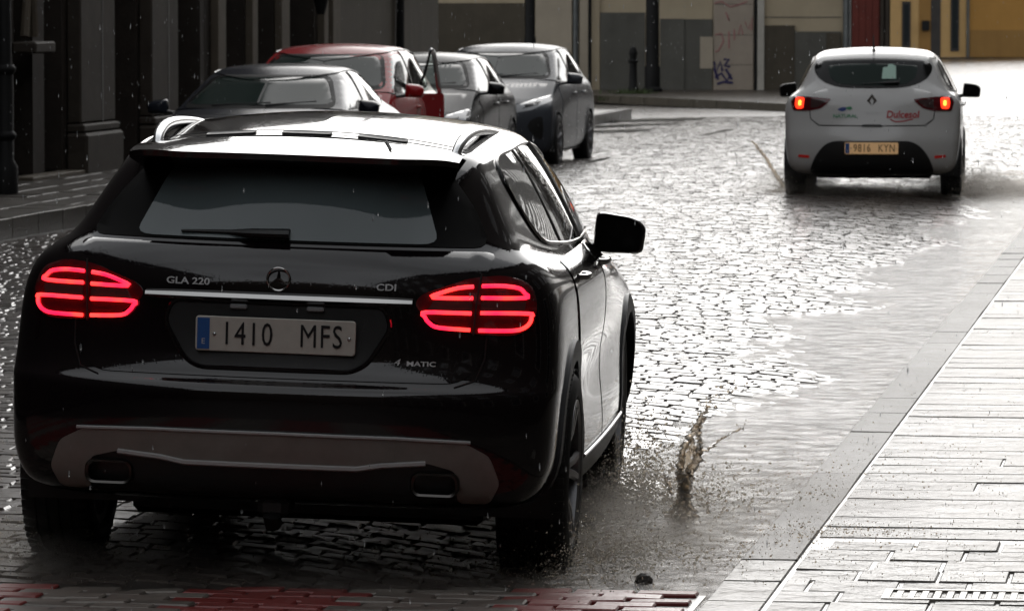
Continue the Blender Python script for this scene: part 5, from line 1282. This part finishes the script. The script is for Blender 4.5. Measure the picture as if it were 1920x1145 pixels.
tag(mk('water_splash', subdiv(lumpy(q2([(1474, 358), (1462, 340), (1449, 318), (1436, 297), (1424, 281), (1412, 266)]), .032, .010, 12), 4, .004), ms, None, 80), 'thin curved jet of muddy water left of the white hatchback', 'splash')
pts = []
def cloud(px, py, Y, sx, sy, sz, n, s0, s1, zmin=None):
    c = PW(px, py, Y)
    for _ in range(n):
        s0 *= 1; x, y = c.x + r5.gauss(0, sx), c.y + r5.gauss(0, sy); z = c.z + abs(r5.gauss(0, sz)) if zmin is None else zmin + abs(r5.gauss(0, sz))
        pts.append((x, y, z, r5.uniform(s0, s1) * r5.choice((.4, .5, .6, .7, 1.2)), 1))
for (x, y, k) in ((1320, 776, 10), (1335, 762, 14), (1350, 748, 14), (1368, 735, 12), (1388, 722, 8), (1395, 800, 8), (1300, 800, 14), (1300, 850, 30), (1285, 900, 40), (1280, 950, 60)):
    cloud(x, y, YP, .018, .02, .015, k, .003, .008)
cloud(1290, 990, YP, .20, .25, .10, 500, .002, .006); cloud(1420, 930, 18.4, .35, .5, .10, 1100, .0015, .004); cloud(1560, 890, 19.0, .4, .6, .08, 400, .0015, .004)
cloud(1540, 1000, 17.2, .22, .12, .02, 900, .0015, .004, -.0); cloud(1420, 1040, 16.6, .30, .2, .03, 500, .002, .005, -.02)
drops('splash_drops', pts, ms, 'muddy water drops flying around the tall splash plume'); pts = []
# spray torn off the tyres
cloud(1195, 950, 18.9, .10, .35, .13, 4200, .002, .006, -.03); cloud(1245, 940, 18.5, .22, .3, .07, 3600, .002, .006, -.03)
cloud(1095, 1060, 16.5, .14, .4, .10, 4600, .002, .005, -.05); cloud(1160, 1050, 16.7, .22, .4, .06, 3600, .002, .005, -.04)
cloud(900, 1070, 16.0, .35, .25, .05, 1600, .0015, .004, -.04); cloud(100, 1060, 16.3, .16, .25, .06, 1800, .0015, .004, 0); cloud(10, 1040, 16.8, .2, .4, .05, 900, .0015, .004, 0)
drops('tyre_spray', pts, md, 'fine muddy spray thrown up by the tyres of the black SUV'); pts = []
cloud(1790, 362, 48.8, .16, .4, .12, 1500, .004, .010, -.01); cloud(1500, 362, 48.8, .12, .4, .10, 1200, .004, .010, 0); cloud(1640, 370, 48.2, .5, .4, .04, 900, .004, .009, 0); cloud(1870, 355, 49.5, .45, .6, .08, 1400, .004, .010, -.01)
drops('tyre_spray', pts, md, 'pale spray hanging round the tyres of the white hatchback'); pts = []
# drifting mist behind the tyres: thin even air full of droplets
def mist(name, Mx, rx, ry, rz, dens_, label, yaw=0.):
    m = bpy.data.materials.new(name); m.use_nodes = True; N = m.node_tree.nodes; Lk = m.node_tree.links; N.remove(N['Principled BSDF'])
    v = N.new('ShaderNodeVolumePrincipled'); v.inputs['Color'].default_value = (.86, .80, .73, 1); v.inputs['Anisotropy'].default_value = .45
    tc = N.new('ShaderNodeTexCoord'); ln = N.new('ShaderNodeVectorMath'); ln.operation = 'LENGTH'; Lk.new(tc.outputs['Object'], ln.inputs[0])
    mr = N.new('ShaderNodeMapRange'); mr.interpolation_type = 'SMOOTHSTEP'; mr.inputs['From Min'].default_value = 1.0; mr.inputs['From Max'].default_value = .1; mr.inputs['To Max'].default_value = 1; Lk.new(ln.outputs['Value'], mr.inputs['Value'])
    no = N.new('ShaderNodeTexNoise'); no.inputs['Scale'].default_value = 2.6; no.inputs['Detail'].default_value = 4; Lk.new(tc.outputs['Object'], no.inputs['Vector'])
    m2 = N.new('ShaderNodeMapRange'); m2.inputs['From Min'].default_value = .38; m2.inputs['From Max'].default_value = .7; m2.inputs['To Max'].default_value = dens_; Lk.new(no.outputs['Fac'], m2.inputs['Value'])
    mu = N.new('ShaderNodeMath'); mu.operation = 'MULTIPLY'; Lk.new(mr.outputs['Result'], mu.inputs[0]); Lk.new(m2.outputs['Result'], mu.inputs[1]); Lk.new(mu.outputs[0], v.inputs['Density'])
    Lk.new(v.outputs['Volume'], N['Material Output'].inputs['Volume'])
    bm = bmesh.new(); bmesh.ops.create_icosphere(bm, subdivisions=3, radius=1); vf = ([tuple(a.co) for a in bm.verts], []); bm.verts.index_update(); vf = (vf[0], [tuple(a.index for a in f.verts) for f in bm.faces]); bm.free()
    o = mk(name, vf, m, None, 0, Mx); o.scale = (rx, ry, rz); o.rotation_euler = (0, 0, yaw); tag(o, label, kind='stuff'); return o
mist('spray_mist', (.32, 17.2, .0), .75, 1.6, .26, 1.5, 'brown mist behind the right tyres of the black SUV')
mist('spray_mist', (-.75, 15.75, -.02), 1.5, .5, .17, 2.0, 'dim mist trailing low behind the black SUV')
mist('spray_mist', (-1.55, 16.2, .0), .45, .6, .22, 4.5, 'mist round the left rear tyre of the black SUV')
mist('spray_mist', (.95, 18.3, .0), .8, 1.4, .18, .8, 'brown mist drifting over the gutter beside the splash plume')
mist('spray_mist', (4.5, 49.0, .0), 1.2, 1.6, .40, 3.5, 'pale mist by the right tyres of the white hatchback')
mist('spray_mist', (2.9, 48.6, .0), .8, 1.2, .34, 3.5, 'pale mist by the left tyre of the white hatchback')
# falling rain
rw_ = mat('rain', (.75, .78, .8), .1, ior=1.33)
rw_.node_tree.nodes['Principled BSDF'].inputs['Transmission Weight'].default_value = .6
for _ in range(3000):
    Y = r5.uniform(9, 58) ; hw = Y * .115
    x = r5.uniform(-hw - 1, hw + 1); z = r5.uniform(0, 2.6)
    pts.append((x, Y, z, r5.uniform(.0008, .0013) * (1 + Y * .012), r5.uniform(4, 9)))
drops('rain', pts, rw_, 'raindrops falling through the street')
pts = []
for _ in range(4200):                       # each raindrop kicks up a little water where it lands
    Y = 15.6 + 40 * r5.random() ** 1.6; x = (r5.uniform(-60, 2000) - 960) / 9200 * Y; h = r5.uniform(.001, .022)
    for _k in range(r5.choice((1, 1, 2, 3))): pts.append((x + r5.gauss(0, .012), Y + r5.gauss(0, .012), h + r5.uniform(0, .015), r5.uniform(.0009, .0022), r5.uniform(1.2, 2.6)))
drops('rain_splashes', pts, md, 'little splashes of raindrops hitting the wet road')
# a loose stone on the road by the crossing
st = [(math.cos(a) * r_ * .030, math.sin(a) * r_ * .022, z) for z, r_ in ((0, 1.0), (.014, 1.05), (.028, .7), (.036, .25)) for a in [2 * math.pi * k / 8 + z * 20 for k in range(8)]]
st = [(x + r5.gauss(0, .002), y + r5.gauss(0, .002), z) for x, y, z in st]
tag(mk('loose_stone', loft([st[8 * k:8 * k + 8] for k in range(4)], True, True, True), 'wood_dark', None, 0, (.43, 15.95, -.03)), 'small dark stone lying in the gutter right behind the SUV', 'stone')
